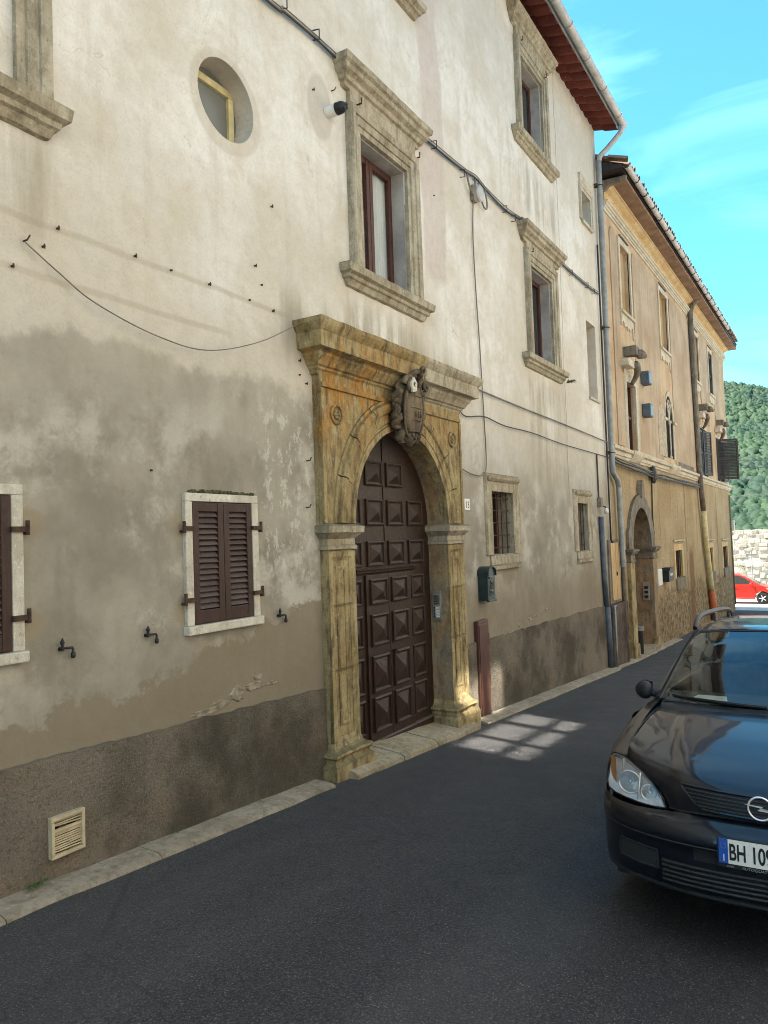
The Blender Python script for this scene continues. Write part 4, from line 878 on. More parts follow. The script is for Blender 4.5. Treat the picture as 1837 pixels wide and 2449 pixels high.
# number plate, mailbox, cabinet, intercom, floor vent
NP = thing('number_plate', 'small white enamel house number plate 13 right of the portal', 'house number', (7.73, 0, 1.96))
MB().box(7.665, 7.805, -.012, .002, 1.955, 2.085).build('plate', M['whiteplate'], NP, bevel=.003)
sweep([(7.665, 1.955), (7.665, 2.085), (7.805, 2.085), (7.805, 1.955)], [(-.006, .010), (-.006, .0135), (.002, .0135), (.002, 0)], 0, True).build('rim', M['black'], NP)
RX = Matrix.Rotation(R(90), 4, 'X')
text_mesh('numerals', '13', .105*S, M['black'], NP, Matrix.Translation(Vector((7.735-7.73, -.0135, 1.983-1.96))*S) @ RX, 'CENTER')
NP.children[-1].matrix_parent_inverse = Matrix()
MBX = thing('mailbox', 'dark green metal mailbox with arched top right of the portal', 'mailbox', (8.08, 0, .92))
x0, x1, y0 = 7.96, 8.17, -.125
pf = [(x0, .92), (x1, .92), (x1, 1.24)]+[((x0+x1)/2+(x1-x0)/2*math.cos(R(t)), 1.24+.06*math.sin(R(t))) for t in range(15, 180, 15)]+[(x0, 1.24)]
MB().prism(pf, y0, 0).build('box', M['green'], MBX, bevel=.006)
lid = [((x0+x1)/2+((x1-x0)/2+.012)*math.cos(R(t)), 1.235+.075*math.sin(R(t))) for t in range(0, 181, 12)]
MB().prism(lid+[(x0-.012, 1.20), (x0-.002, 1.20)]+[((x0+x1)/2-((x1-x0)/2+.002)*math.cos(R(t)), 1.235+.063*math.sin(R(t))) for t in range(0, 181, 12)]+[(x1+.002, 1.20), (x1+.012, 1.20)], y0-.02, 0).build('roof', M['green'], MBX)
MB().box(x0+.025, x1-.025, y0-.014, y0+.001, 1.165, 1.195).build('flap', M['green'], MBX, bevel=.004)
b = MB(); rk = random.Random(2)
for k in range(9):
    p = [((x0+x1)/2+.05*math.sin(k*1.7+t*2.2), y0-.006, .99+.018*k+.02*math.cos(t*2+k)) for t in [i*.35 for i in range(7)]]; b.tube(p, .0045, 5)
b.box(x0+.03, x1-.03, y0-.004, y0+.001, .98, 1.15); b.build('relief', M['green'], MBX, smooth=True, ang=40)
MB().lathe([(0, -.012), (.012, -.012), (.014, 0)], ((x0+x1)/2, y0, 1.03), 'y', 12).build('lock', M['brass'], MBX)
MB().box(x0+.01, x1+.015, y0-.012, y0+.03, .905, .925).build('lower_lip', M['green'], MBX, bevel=.004)
CB2 = thing('meter_cabinet', 'narrow tall brown metal meter cabinet low on the wall', 'cabinet', (7.95, 0, road_z(7.9)))
MB().hexa([(7.80, -.055, -.41), (8.09, -.055, -.43), (8.09, 0, -.43), (7.80, 0, -.41), (7.80, -.055, .70), (8.09, -.055, .705), (8.09, 0, .705), (7.80, 0, .70)]).build('case', M['brown'], CB2, bevel=.006)
MB().hexa([(7.82, -.064, -.38), (8.07, -.064, -.395), (8.07, -.05, -.395), (7.82, -.05, -.38), (7.82, -.064, .655), (8.07, -.064, .66), (8.07, -.05, .66), (7.82, -.05, .655)]).build('cabinet_door', M['brown'], CB2, bevel=.004)
for z in (.42, -.05): MB().tube([(8.095, -.05, z), (8.095, -.05, z+.12)], .010, 8).build('hinge', M['brown'], CB2)
IC = thing('intercom', 'grey metal intercom panel with name strips inside the portal jamb', 'intercom', (AX+AR, .1, .82))
xj = AX+AR
MB().box(xj-.02, xj+.01, .020, .115, .79, 1.10).build('panel', M['alu'], IC, bevel=.004)
MB().box(xj-.023, xj-.018, .035, .100, .955, 1.06).build('speaker_grille', M['grime'], IC)
for k in range(5): MB().box(xj-.026, xj-.02, .040, .095, .968+.018*k, .975+.018*k).build('grille_slot', M['black'], IC)
for k in range(4): MB().box(xj-.026, xj-.018, .037, .080, .825+.03*k, .845+.03*k).build('name_strip', M['paper'], IC); 
for k in range(4): MB().box(xj-.028, xj-.018, .084, .098, .827+.03*k, .843+.03*k).build('button', M['black'], IC)
VG = thing('vent_grille', 'dirty ivory square vent grille with broken slats low in the plinth', 'vent', (2.54, -.03, .06))
vx0, vx1, vz0, vz1 = 2.445, 2.645, .065, .275
MB().box(vx0+.01, vx1-.01, -.035, .03, vz0+.01, vz1-.01).build('backing', M['dark'], VG)
b = MB(); fw = .019
for q in (rect(vx0, vx1, vz1-fw, vz1), rect(vx0, vx1, vz0, vz0+fw), rect(vx0, vx0+fw, vz0+fw, vz1-fw), rect(vx1-fw, vx1, vz0+fw, vz1-fw)): b.prism(q, -.058, -.02)
b.build('frame', M['vent'], VG, bevel=.003)
sl_ = [(.250, 0), (.2385, 0), (.2275, .03), (.191, .0), (.183, .0), (.170, 0), (.159, .0), (.147, 0), (.135, .0), (.123, -.02), (.111, .0), (.098, .012)]
pv = None
for z, t in sl_:
    if pv is None: pv = MB().hexa([(-.082, -.004, -.0032), (.082, -.004, -.0032), (.082, .003, -.0002), (-.082, .003, -.0002), (-.082, -.004, -.0008), (.082, -.004, -.0008), (.082, .003, .0026), (-.082, .003, .0026)]).build('slat', M['vent'], VG); o = pv; o.location = Vector((2.545, -.046, z))*S
    else: o = dup(pv, (2.545, -.046, z), VG)
    o.rotation_euler = (0, t*2, 0)
MB().box(vx0+fw, vx1-fw, -.054, -.042, .198, .212).build('cross_bar', M['vent'], VG)
b = MB(); rk = random.Random(8)
for k in range(30): b.ball((rk.uniform(2.47, 2.62), -.038, rk.uniform(.085, .15) if k < 22 else rk.uniform(.21, .25)), rk.uniform(.006, .016), 5, 4, (1.6, .6, .7))
b.build('debris', M['soil'], VG)
# weeds: tuft on the sill, scraps along the wall foot
def weed(label, base, n, h, seed, spread=.5, droop=.3, group=None):
    rk = random.Random(seed); b = MB()
    for k in range(n):
        a = rk.uniform(0, 6.28); l = h*rk.uniform(.5, 1.15); d = Vector((math.cos(a)*spread, -abs(math.sin(a))*spread-.1, 1)).normalized(); q = Vector(base)+Vector((rk.uniform(-.03, .03), rk.uniform(-.02, .0), 0)); pts = []
        for i in range(6):
            t = i/5; pts.append(q+d*l*t+Vector((0, 0, -droop*l*t*t)))
        w = h*.035; sd_ = d.cross(Vector((0, 0, 1))).normalized()
        rows = [[p-sd_*w*(1-.9*i/5), p+sd_*w*(1-.9*i/5)] for i, p in enumerate(pts)]; b.grid(rows)
        if rk.random() < .6:
            p = pts[3]; b.add([p, p+Vector((w*3, -.01, w*2)), p+Vector((w*5, 0, 0)), p+Vector((w*3, -.01, -w*2))], [(0, 1, 2, 3)])
    return tag(b.build('weed', M['leaf'], loc=base), label, 'weed', group)
weed('green weed tuft sprouting at the corner of the stone window sill', (11.34, -.10, 3.97), 46, .19, 3, 1.3, .55)
weed('small dry weed at the wall foot in the left corner', (2.33, -.05, road_z(2.3)+.05), 22, .10, 4, 1.2, .5)
weed('small weed in the seam under the rough plinth', (3.25, -.05, road_z(3.2)+.05), 14, .05, 6, 1.2, .5)
# ------------------------------------------------------------------ second house
B2 = thing('ochre_town_house', 'long ochre and peach old town house further down the street', 'building', (22, 0, road_z(22)))
X0, X1 = 14.0, 31.45
def uz(x, z): return z+.0030*(x-14.3)*max(0, z-3.2)
def HB(b): b.v = [(x, y, uz(x, z)) for x, y, z in b.v]; return b
P2X, P2Z, P2R = 16.17, 1.30, .84
bif = [(19.55, 3.46), (19.55, 4.42)]+[(20.02-.47*math.cos(R(t)), 4.42+.60*math.sin(R(t))) for t in range(12, 180, 12)]+[(20.49, 4.42), (20.49, 3.46)]
h_up = [rect(15.47, 16.28, 6.12, 7.50), rect(19.35, 20.32, 6.12, 7.54), rect(24.50, 25.25, 6.10, 7.50), rect(27.30, 28.2, 6.1, 7.5), rect(15.56, 16.32, 3.30, 4.70), list(reversed(bif)), rect(24.75, 26.1, 3.32, 4.75), rect(28.2, 29.6, 3.32, 4.75)]
HB(holed_wall([(X0, 3.17), (X1, 3.17), (X1, 8.62), (X0, 8.62)], h_up, 0, [.10, .10, .10, .10, .14, .016, .08, .08])).build('upper_wall', M['pb2_up'], B2)
h_lo = [rect(19.95, 20.85, .45, 1.14), rect(25.42, 26.3, .30, 1.06), rect(28.75, 29.95, .27, 1.02), rect(13.68+.33, 14.22, .40, 1.46)]
out = [(X0, -2.6), (P2X-P2R-.02, -2.6), (P2X-P2R-.02, P2Z)]+arc(P2X, P2Z, P2R+.02, 180, 0, 18)[1:-1]+[(P2X+P2R+.02, P2Z), (P2X+P2R+.02, -2.6), (X1, -2.6), (X1, 3.17), (X0, 3.17)]
holed_wall(out, h_lo[:3], 0, [.08, .08, .08]).build('lower_wall', M['pb2_low'], B2)
b = MB(); b.add([(X1, 0, -2.6), (X1, 8.5, -2.6), (X1, 8.5, uz(X1, 8.6)), (X1, 0, uz(X1, 8.6))], [(0, 1, 2, 3)]); b.add([(X0+.01, 8.5, -2.6), (X1, 8.5, -2.6), (X1, 8.5, 8.6), (X0+.01, 8.5, 8.6)], [(0, 1, 2, 3)]); b.add([(X1, 4.2, 10.4), (X1, 0, uz(X1, 8.6)), (X1, 8.5, 8.6)], [(0, 1, 2)])
b.build('side_wall', M['pb2_up'], B2)
# string course
for k, (a, c) in enumerate(((14.0, 15.5), (16.38, 19.4), (20.6, 23.6), (23.62, 27.4), (27.42, 31.46))):
    hood(a, c-.01, [(0, 3.06), (.03, 3.07), (.04, 3.11), (.06, 3.12), (.065, 3.19), (.11, 3.21), (.12, 3.27), (0, 3.30)], 24, .012, k, ends=False).build('string_course', M['b2pale'], B2, smooth=True, ang=30)
for k, (a, c) in enumerate(((15.51, 16.37), (19.41, 20.59))): hood(a, c, [(0, 3.06), (.03, 3.07), (.065, 3.12), (.13, 3.20), (.14, 3.28), (0, 3.31)], 10, .008, k+9, ends=False).build('window_ledge', M['b2pale'], B2, smooth=True, ang=30)
MB().box(16.6, 19.3, -.02, .01, 3.31, 3.42).jitter(.006, 6).build('ledge_remnant', M['b2pale'], B2); MB().box(20.9, 23.3, -.03, .01, 3.31, 3.44).jitter(.008, 5).build('ledge_remnant', M['grime'], B2)
# entablature: architrave lines, frieze, cove, soffit
n = 40
def run(name, prof, mat, x0=14.36, x1=31.6, end=True, jit=.0):
    b = MB(); rows = []
    for p, z in prof:
        r = [(x0, .01, uz(x0, z))]+[(x0+(x1+p-x0)*i/n, -p, uz(x0+(x1-x0)*i/n, z)) for i in range(n+1)]+[(x1+p, 8.0, uz(x1, z))]; rows.append(r)
    b.grid(rows); b.f.append(tuple((n+3)*j for j in range(len(prof)))); 
    if jit: b.jitter(jit, 5)
    return b.build(name, mat, B2, smooth=True, ang=20)
run('architrave', [(0, 7.80), (.025, 7.80), (.025, 7.86), (.045, 7.862), (.045, 7.905), (.075, 7.91), (.08, 7.94), (.11, 7.955), (.115, 7.985), (.03, 7.99), (0, 7.99)], M['b2pale'], x1=31.46)
run('frieze', [(0, 7.985), (.035, 7.985), (.04, 8.13), (.07, 8.17), (0, 8.18)], M['b2trim'], x1=31.46)
run('cove', [(0, 8.165), (.07, 8.165), (.12, 8.19), (.16, 8.23), (.19, 8.24), (.19, 8.27), (0, 8.272)], M['b2trim'], x1=31.46)
run('soffit', [(.05, 8.268), (.18, 8.268), (.36, 8.275), (.44, 8.285), (.445, 8.33), (0, 8.335)], M['b2soffit'], x1=31.46, jit=.006)
hood(14.28, 14.37, [(0, 8.12), (.10, 8.15), (.16, 8.21), (.30, 8.235), (.46, 8.25), (.48, 8.32), (0, 8.33)], 1, .008, ends=False).build('cornice_end_stone', M['grime'], B2)
for k in range(4): MB().box(14.06+.08*k, 14.11+.08*k, -.42, .02, 8.40+.03*k, 8.47+.03*k).build('rafter_end', M['darkshut'], B2)
roof2 = MB(); roof2.add([(X0+.02, -.50, 8.42), (X1+.4, -.50, uz(X1, 8.42)), (X1+.4, 4.2, 10.55), (X0+.02, 4.2, 10.3)], [(0, 1, 2, 3)]); roof2.add([(X0+.02, 4.2, 10.3), (X1+.4, 4.2, 10.55), (X1+.4, 9, 8.4), (X0+.02, 9, 8.4)], [(0, 1, 2, 3)])
roof2 = roof2.build('roof', M['coppo'], B2)
MB().hexa([(14.03, -.46, 8.37), (31.8, -.46, uz(31.5, 8.35)), (31.8, .03, uz(31.5, 8.35)), (14.03, .03, 8.37), (14.03, -.46, 8.405), (31.8, -.46, uz(31.5, 8.41)), (31.8, .03, uz(31.5, 8.55)), (14.03, .03, 8.62)]).build('eave_board', M['darkshut'], roof2)
pt = None
for i in range(88):
    for j in range(2):
        xx = 14.15+i*.2; zz = uz(xx, 8.52)+j*.135+random.uniform(0, .05); yy = -.46+j*.33
        if pt is None: pt = coppo(.18, .36, -.065).build('roof_tile', M['coppo'], roof2, smooth=True, ang=50); o = pt; o.location = Vector((xx, yy+.27, zz+.10))*S
        else: o = dup(pt, (xx, yy+.27, zz+.10), roof2)
        o.rotation_euler = (R(21+random.uniform(-3, 3)), 0, R(random.uniform(-4, 4)))
# upper storey: frames, blind fillings, shaped aprons
def strips(x0, x1, z0, z1, w=.12, t=.03, mat='b2pale'):
    return HB(sweep([(x0, z0), (x0, z1), (x1, z1), (x1, z0)], [(0, -.02), (0, t), (w, t), (w, 0)])).build('window', M[mat], B2)
ups = [(15.47, 16.28, 6.12, 7.50), (19.35, 20.32, 6.12, 7.54), (24.50, 25.25, 6.10, 7.50), (27.30, 28.2, 6.1, 7.5)]
for k, (a, c, z0, z1) in enumerate(ups):
    w = strips(a, c, z0, z1); 
    if k < 3: HB(MB().box(a-.01, c+.01, .09, .105, z0-.01, z1+.01)).build('blind_panel', M['blind'], w)
    HB(MB().box(a-.14, c+.14, -.075, .14, z0-.06, z0-.002)).jitter(.004).build('sill', M['b2pale'], w, bevel=.008)
    HB(MB().prism(rect(a+.05, c-.05, z1+.17, z1+.20), -.035, .0)).build('lintel_slot', M['grime'], w)
    ap = [(a-.12, z0-.06), (a-.12, z0-.30), (a-.07, z0-.31), (a-.04, z0-.22), (a+.08, z0-.20), (a+.12, z0-.28), (a+.2, z0-.3), ((a+c)/2-.06, z0-.24), ((a+c)/2, z0-.33), ((a+c)/2+.06, z0-.24), (c-.2, z0-.3), (c-.12, z0-.28), (c-.08, z0-.2), (c+.04, z0-.22), (c+.07, z0-.38), (c+.14, z0-.44), (c+.12, z0-.06)]
    HB(MB().prism(ap, -.03, 0)).build('apron', M['b2pale'], w)
def louvre(x0, x1, z0, z1, y0, parent, nsl, mat='darkshut', yaw=0, name='shutter'):
    hx = x0
    b = MB(); st = .06
    b.box(0, st, -.02, .02, z0, z1).box(x1-x0-st, x1-x0, -.02, .02, z0, z1).box(st, x1-x0-st, -.018, .018, z0, z0+.08).box(st, x1-x0-st, -.018, .018, z1-.07, z1).box(st, x1-x0-st, -.018, .018, (z0+z1)/2-.03, (z0+z1)/2+.03)
    b.v = [(x, y, z-z0) for x, y, z in b.v]
    sh = b.build(name, M[mat], parent, bevel=.004); sh.location = Vector((x0, y0, uz(x0, z0)))*S; sh.rotation_euler = (0, 0, yaw)
    base = None
    for i in range(nsl):
        z = .09+(z1-z0-.17)*(i+.5)/nsl
        if base is None:
            base = MB().hexa([(st, -.018, -.02), (x1-x0-st, -.018, -.02), (x1-x0-st, -.010, -.024), (st, -.010, -.024), (st, .008, .024), (x1-x0-st, .008, .024), (x1-x0-st, .016, .02), (st, .016, .02)]).build('slat', M[mat], sh); o = base
            o.matrix_parent_inverse = Matrix()
        else: o = base.copy(); col.objects.link(o)
        o.parent = sh; o.matrix_parent_inverse = Matrix(); o.location = Vector((0, 0, z))*S
    return sh
louvre(27.32, 27.75, 6.12, 7.48, .04, B2, 22); louvre(27.76, 28.18, 6.12, 7.48, .04, B2, 22)
# raised plaster panels between the top windows, round-shouldered
def shouldered(x0, x1, z0, z1, t=.022):
    r = .22; p = [(x0, z0), (x0, z1-r)]+[(x0+r-r*math.cos(R(a)), z1-r+r*math.sin(R(a))) for a in range(15, 91, 15)]+[(x1-r+r*math.sin(R(a)), z1-r+r*math.cos(R(a))) for a in range(0, 91, 15)]+[(x1, z0)]
    return HB(MB().prism(p, -t, .005)).build('plaster_panel', M['pb2_panel'], B2, bevel=.006)
for a, c, zl in ((14.72, 15.22, 3.34), (16.54, 19.05, 3.34), (20.62, 24.2, 3.34), (25.50, 27.05, 5.0), (28.45, 30.2, 5.0)): shouldered(a, c, zl, 7.66)
# piano nobile: tall window, twin-light window, shuttered windows
tw = HB(sweep([(15.56, 3.3), (15.56, 4.70), (16.32, 4.70), (16.32, 3.3)], [(0, -.05), (0, .02), (.10, .03), (.14, .05), (.17, .02), (.18, -.01)])).jitter(.012, 6).build('window', M['b2pale'], B2)
MB().box(15.57, 15.62, .08, .13, 3.31, 4.69).box(16.26, 16.31, .08, .13, 3.31, 4.69).box(15.92, 15.96, .08, .13, 3.31, 4.69).box(15.62, 16.26, .082, .128, 4.0, 4.06).build('casement', M['casement'], tw)
MB().box(15.57, 16.31, .135, .145, 3.31, 4.69).build('pane', M['dark'], tw)  # dark-coloured sheet in place of the unlit room
hood(15.38, 16.5, [(0, 4.84), (.03, 4.85), (.05, 4.92), (0, 4.95)], 6, .01).build('hood', M['b2pale'], tw)
# stone corbels left from old balconies
def corbel(x, z, label):
    c = thing('stone_corbel', label, 'corbel', (x, 0, z), 'old balcony corbels')
    b = MB().prism([(x-.13, z+.20), (x+.15, z+.22), (x+.18, z+.40), (x-.12, z+.40)], -.26, 0).jitter(.02, 5, x); b.build('upper_block', M['grime'], c, bevel=.02)
    b = MB().prism([(x-.5, z-.06), (x+.02, z-.06), (x+.05, z+.10), (x-.5, z+.08)], -.20, 0).jitter(.022, 5, x+1); b.build('ledge', M['b2pale'], c, bevel=.02)
    b = MB(); b.tube(crv([(x, -.20, z+.05), (x+.12, -.22, z-.03), (x+.22, -.16, z-.18), (x+.25, -.06, z-.32)], 4), [.07, .072, .075, .078, .075, .07, .066, .06, .056, .05, .046, .04, .035], 8); b.jitter(.012, 9).build('scroll', M['grime'], c, smooth=True)
    b = MB().ball((x+.10, -.30, z+.24), .10, 10, 8).ball((x+.12, -.37, z+.20), .05, 8, 6); b.jitter(.015, 14).build('lion_head', M['grime'], c, smooth=True)
corbel(15.55, 4.98, 'grey carved stone corbel above the tall narrow window'); corbel(24.9, 5.10, 'grey carved stone corbel right of the far downpipe'); corbel(28.6, 5.05, 'grey carved stone corbel above the open far shutters')
# twin-light pointed window
bw = HB(sweep(bif, [(0, -.02), (0, .006), (.05, .01), (.06, .018), (.11, .02), (.12, -.01)])).jitter(.003, 7).build('twin_window', M['b2pale'], B2)
MB().tube([(20.02, -.005, 3.47), (20.02, -.005, 4.32)], .022, 10).lathe([(.028, 4.30), (.06, 4.36), (.065, 4.42), (.0, 4.43)], (20.02, .01, 0), 'z', 10).lathe([(.055, 3.46), (.055, 3.50), (.028, 3.54)], (20.02, .01, 0), 'z', 10).build('colonnette', M['b2pale'], bw, smooth=True, ang=50)
b = MB()
for s_ in (-1, 1): b.tube(crv([(20.02, .01, 4.42), (20.02+s_*.07, .01, 4.60), (20.02+s_*.20, .01, 4.86)], 5), .028, 8)
b.tube([(20.02+.09*math.cos(R(t)), .01, 4.86+.09*math.sin(R(t))) for t in range(0, 361, 30)], .02, 6); b.build('tracery', M['b2pale'], bw, smooth=True)
MB().prism(bif, .012, .02).build('pane', M['dark'], bw)  # no glass here: black sheet stands in for the shaded void
hood(19.30, 19.55, [(0, 4.36), (.05, 4.37), (.06, 4.43), (0, 4.45)], 2, .004).build('label_stop', M['b2pale'], bw); hood(20.5, 20.74, [(0, 4.36), (.05, 4.37), (.06, 4.43), (0, 4.45)], 2, .004).build('label_stop', M['b2pale'], bw)
MB().prism([(18.5, 3.44), (18.5, 4.2), (18.62, 4.55), (18.9, 4.72), (19.2, 4.6), (19.36, 4.5), (19.4, 3.44)], -.03, .003).jitter(.01, 4).build('bare_plaster_patch', M['mortar'], B2)
for a, c in ((24.75, 26.1), (28.2, 29.6)):
    w = HB(sweep([(a, 3.32), (a, 4.75), (c, 4.75), (c, 3.32)], [(0, -.03), (0, .02), (.10, .025), (.11, 0)])).build('window', M['b2pale'], B2)
    MB().box(a, c, .07, .078, 3.32, 4.85).build('pane', M['dark'], w)  # darkness behind the shutters painted as a flat sheet
louvre(24.78, 25.40, 3.34, 4.74, .02, B2, 24); louvre(25.45, 26.08, 3.34, 4.74, .0, B2, 24, yaw=R(-14))
louvre(28.22, 28.95, 3.34, 4.74, -.02, B2, 24, yaw=R(-62)); louvre(29.58, 30.30, 3.34, 4.74, -.05, B2, 24, yaw=R(-6))
# small street windows
for a, c, z0, z1 in ((19.95, 20.85, .45, 1.14), (25.42, 26.3, .30, 1.06), (28.75, 29.95, .27, 1.02)):
    w = sweep([(a, z0), (a, z1), (c, z1), (c, z0)], [(0, -.04), (0, .012), (.16, .015), (.17, -.003)]).jitter(.006, 8).build('window', M['b2trim'], B2)
    hood(a-.22, c+.2, [(0, z1+.22), (.04, z1+.23), (.05, z1+.27), (0, z1+.285)], 6, .006).build('hood', M['b2pale'], w); MB().box(a-.06, c+.12, -.05, .03, z0-.30, z0-.003).jitter(.006).build('sill_block', M['grime'], w, bevel=.01)
    for i in range(4): q = a+(c-a)*(i+.5)/4; MB().tube([(q, .03, z0), (q, .03, z1)], .012, 6).build('bar', M['rust'], w)
    MB().box(a-.02, c+.02, .075, .082, z0-.02, z1+.02).build('pane', M['dark'], w)  # shade of the opening painted as a near-black sheet
# second portal with recessed door
po = MB().prism([(14.98, P2Z), (14.98, P2Z+.35)]+[(P2X-1.16*math.cos(R(t)), P2Z+.06+1.06*math.sin(R(t))) for t in range(20, 180, 10)]+[(17.36, P2Z+.35), (17.36, P2Z), (P2X+P2R, P2Z)]+arc(P2X, P2Z, P2R, 0, 180, 20), -.06, .01).build('portal', M['grime'], B2)
path = [(P2X-P2R, -1.2), (P2X-P2R, P2Z)]+arc(P2X, P2Z, P2R, 180, 0, 20)[1:-1]+[(P2X+P2R, P2Z), (P2X+P2R, -1.2)]
MB().grid([[(px, -.055+.42*k/3, pz) for k in range(4)] for px, pz in path]).jitter(.006, 6).build('jamb_lining', M['jamb'], po, smooth=True, ang=40)
for sx, a, c in ((-1, 14.98, P2X-P2R), (1, P2X+P2R, 17.40)):
    MB().box(a, c, -.07, .01, -1.3, 1.06).jitter(.004).build('pilaster', M['portal'] if sx < 0 else M['jamb'], po, bevel=.01)
    MB().box(a-.03, c+.03, -.10, .0, -1.3, road_z(a)+.28).jitter(.01, 6).build('pilaster_base', M['portal'], po, bevel=.02)
    b = MB(); rows = []
    for p, z in [(0, 1.05), (.02, 1.06), (.02, 1.09), (.01, 1.10), (.01, 1.20), (.04, 1.21), (.06, 1.25), (.08, 1.26), (.085, 1.30), (0, 1.32)]:
        y0 = .35 if sx > 0 else .01; y1 = .35 if sx < 0 else .01; rows.append([(a-p, y0, z), (a-p, -.07-p, z), (c+p, -.07-p, z), (c+p, y1, z)])
    b.grid(rows).build('impost', M['grime'], po)
MB().prism([(P2X-.1, 2.36), (P2X+.1, 2.36), (P2X+.13, 2.55), (P2X+.04, 2.72), (P2X-.04, 2.72), (P2X-.12, 2.55)], -.12, 0).jitter(.015, 7).build('keystone_relief', M['grime'], po, bevel=.015)
d2 = MB().prism([(P2X-P2R-.01, -1.3), (P2X-P2R-.01, 1.2), (P2X+P2R+.01, 1.2), (P2X+P2R+.01, -1.3)], .34, .39).build('door', M['orange_wood'], B2)
for i in range(5): q = P2X-P2R+.06+.33*i; MB().box(q, q+.28, .325, .345, -.9, 1.12).build('plank', M['orange_wood'], d2, bevel=.006)
MB().box(P2X-P2R, P2X+P2R, .30, .36, 1.2, 1.30).build('transom', M['casement'], d2)
MB().prism([(P2X-P2R, 1.3)]+arc(P2X, P2Z, P2R, 180, 0, 16)[1:-1]+[(P2X+P2R, 1.3)], .36, .37).build('fanlight_pane', M['dark'], d2)  # unlit hall behind the fanlight drawn as a black sheet
for k in range(7): 
    t = R(15+25*k); MB().tube([(P2X, .34, 1.31), (P2X+.82*math.cos(t), .34, 1.31+.82*math.sin(t))], .012, 6).build('fanlight_bar', M['rust'], d2)
MB().box(P2X-P2R-.1, 17.0, -.14, .34, -1.4, road_z(16.2)+.09).jitter(.01).build('threshold_stone', M['kerb'], po, bevel=.015)
# cupboard in the corner recess with the rough block below
CU = thing('corner_cupboard', 'ochre two-leaf wall cupboard in the corner between the houses', 'cupboard', (13.9, 0, .4))
MB().box(13.58, 14.30, -.03, .01, .37, 1.52).build('frame', M['grime'], CU, bevel=.01)
MB().hexa([(13.70, -.045, .43), (13.99, -.045, .42), (13.99, -.028, .42), (13.70, -.028, .43), (13.66, -.045, 1.46), (13.97, -.045, 1.46), (13.97, -.028, 1.46), (13.66, -.028, 1.46)]).build('leaf', M['yellow'], CU, bevel=.005)
MB().hexa([(14.01, -.045, .42), (14.24, -.045, .42), (14.24, -.028, .42), (14.01, -.028, .42), (13.99, -.045, 1.46), (14.20, -.045, 1.46), (14.20, -.028, 1.46), (13.99, -.028, 1.46)]).build('leaf', M['yellow'], CU, bevel=.005)
MB().box(14.00, 14.03, -.06, -.04, .86, .93).build('latch', M['rust'], CU)
MB().box(13.42, 14.52, -.095, .02, -1.2, .365).jitter(.012, 6).build('rough_block', M['plinth2'], B2, bevel=.012)
# house 2 fittings
D2 = thing('downpipe', 'long brown and cream downpipe on the ochre house with orange foot', 'downpipe', (24, -.1, road_z(24.8)))
pp = [(23.75, -.42, uz(23.7, 8.36)), (23.70, -.20, uz(23.7, 8.22)), (23.55, -.12, 8.12), (23.48, -.10, 7.9)]
MB().tube(crv(pp, 4), .075, 10).build('elbow', M['grime'], D2, smooth=True)
MB().tube([(23.48, -.10, 7.95), (23.75, -.10, 4.5), (23.80, -.10, 3.3), (24.0, -.12, 2.2)], .075, 10).build('pipe_upper', M['grime'], D2, smooth=True)
MB().tube([(24.0, -.12, 2.2), (24.3, -.10, 1.3), (24.85, -.10, 0.02), (24.95, -.10, -.25)], .085, 10).build('pipe_lower', M['cream'], D2, smooth=True)
MB().tube([(24.95, -.10, -.22), (25.2, -.10, -.95), (25.3, -.10, road_z(25.3))], .10, 10).build('foot', simple('orange_plastic', (.42, .095, .03), .5, .4, 0, .2, 6), D2, smooth=True)
for k in range(3): MB().tube([(23.62+.08*k, -.10, 6.2-1.3*k), (23.625+.08*k, -.10, 6.12-1.3*k)], .088, 10).build('collar', M['grime'], D2)
GB = thing('roof_gutter', 'weathered gutter with hoops along the eave of the ochre house', 'gutter', (22, -.5, 8.4))
rr = .058
for i in range(20):
    a, c = 14.12+i*.73, 14.12+(i+1)*.73
    if c > 28.8: break
    rows = [[(q, -.53+rr*math.cos(R(t)), uz(q, 8.42)+rr*math.sin(R(t))) for t in range(175, 366, 19)] for q in (a, c+.01)]
    MB().grid(rows).build('gutter_length', M['gutter'], GB, smooth=True); MB().tube([(c, -.53+(rr+.004)*math.cos(R(t)), uz(c, 8.42)+(rr+.004)*math.sin(R(t))) for t in range(170, 371, 20)], .012, 6).build('hoop', M['rust'], GB)
for k, z in enumerate((4.98, 4.27)):
    L2 = thing('wall_lantern', ('upper' if k == 0 else 'lower')+' of two small dark blue box lanterns on the peach wall', 'lantern', (16.95, 0, z), 'box lanterns')
    MB().box(16.82, 17.12, -.20, -.03, z-.14, z+.14).build('body', M['bluepipe'], L2, bevel=.012); MB().box(16.88, 17.06, -.04, 0, z-.05, z+.05).build('bracket', M['iron'], L2); MB().box(16.85, 17.09, -.206, -.198, z-.11, z+.11).build('pane', M['reflected_blue'], L2)
CX = [(14.0, -.06, 3.06), (14.6, -.08, 3.02), (16.0, -.10, 2.98), (17.2, -.08, 2.96), (18.4, -.10, 2.94), (20.4, -.09, 2.95), (22.0, -.09, 2.97), (23.7, -.09, 2.98)]
C2 = thing('wall_cable', 'dark sagging cable bundle under the string course of the ochre house', 'cable', CX[0])
for k in range(4): MB().tube(crv([(q[0], q[1]-.02*(k % 2), q[2]-.035*k+.05*mnoise.noise(Vector((q[0], k*5, 0)))) for q in CX], 5), .016, 6).build('strand', M['cable_d' if k % 2 else 'cable'], C2, smooth=True)
J2 = thing('junction_box', 'dark cable junction under the string course above the second portal', 'junction box', (17.4, -.05, 2.8))
MB().ball((17.4, -.08, 2.93), .14, 10, 8, (1, .5, 1.2)).build('box', M['cable_d'], J2, smooth=True)
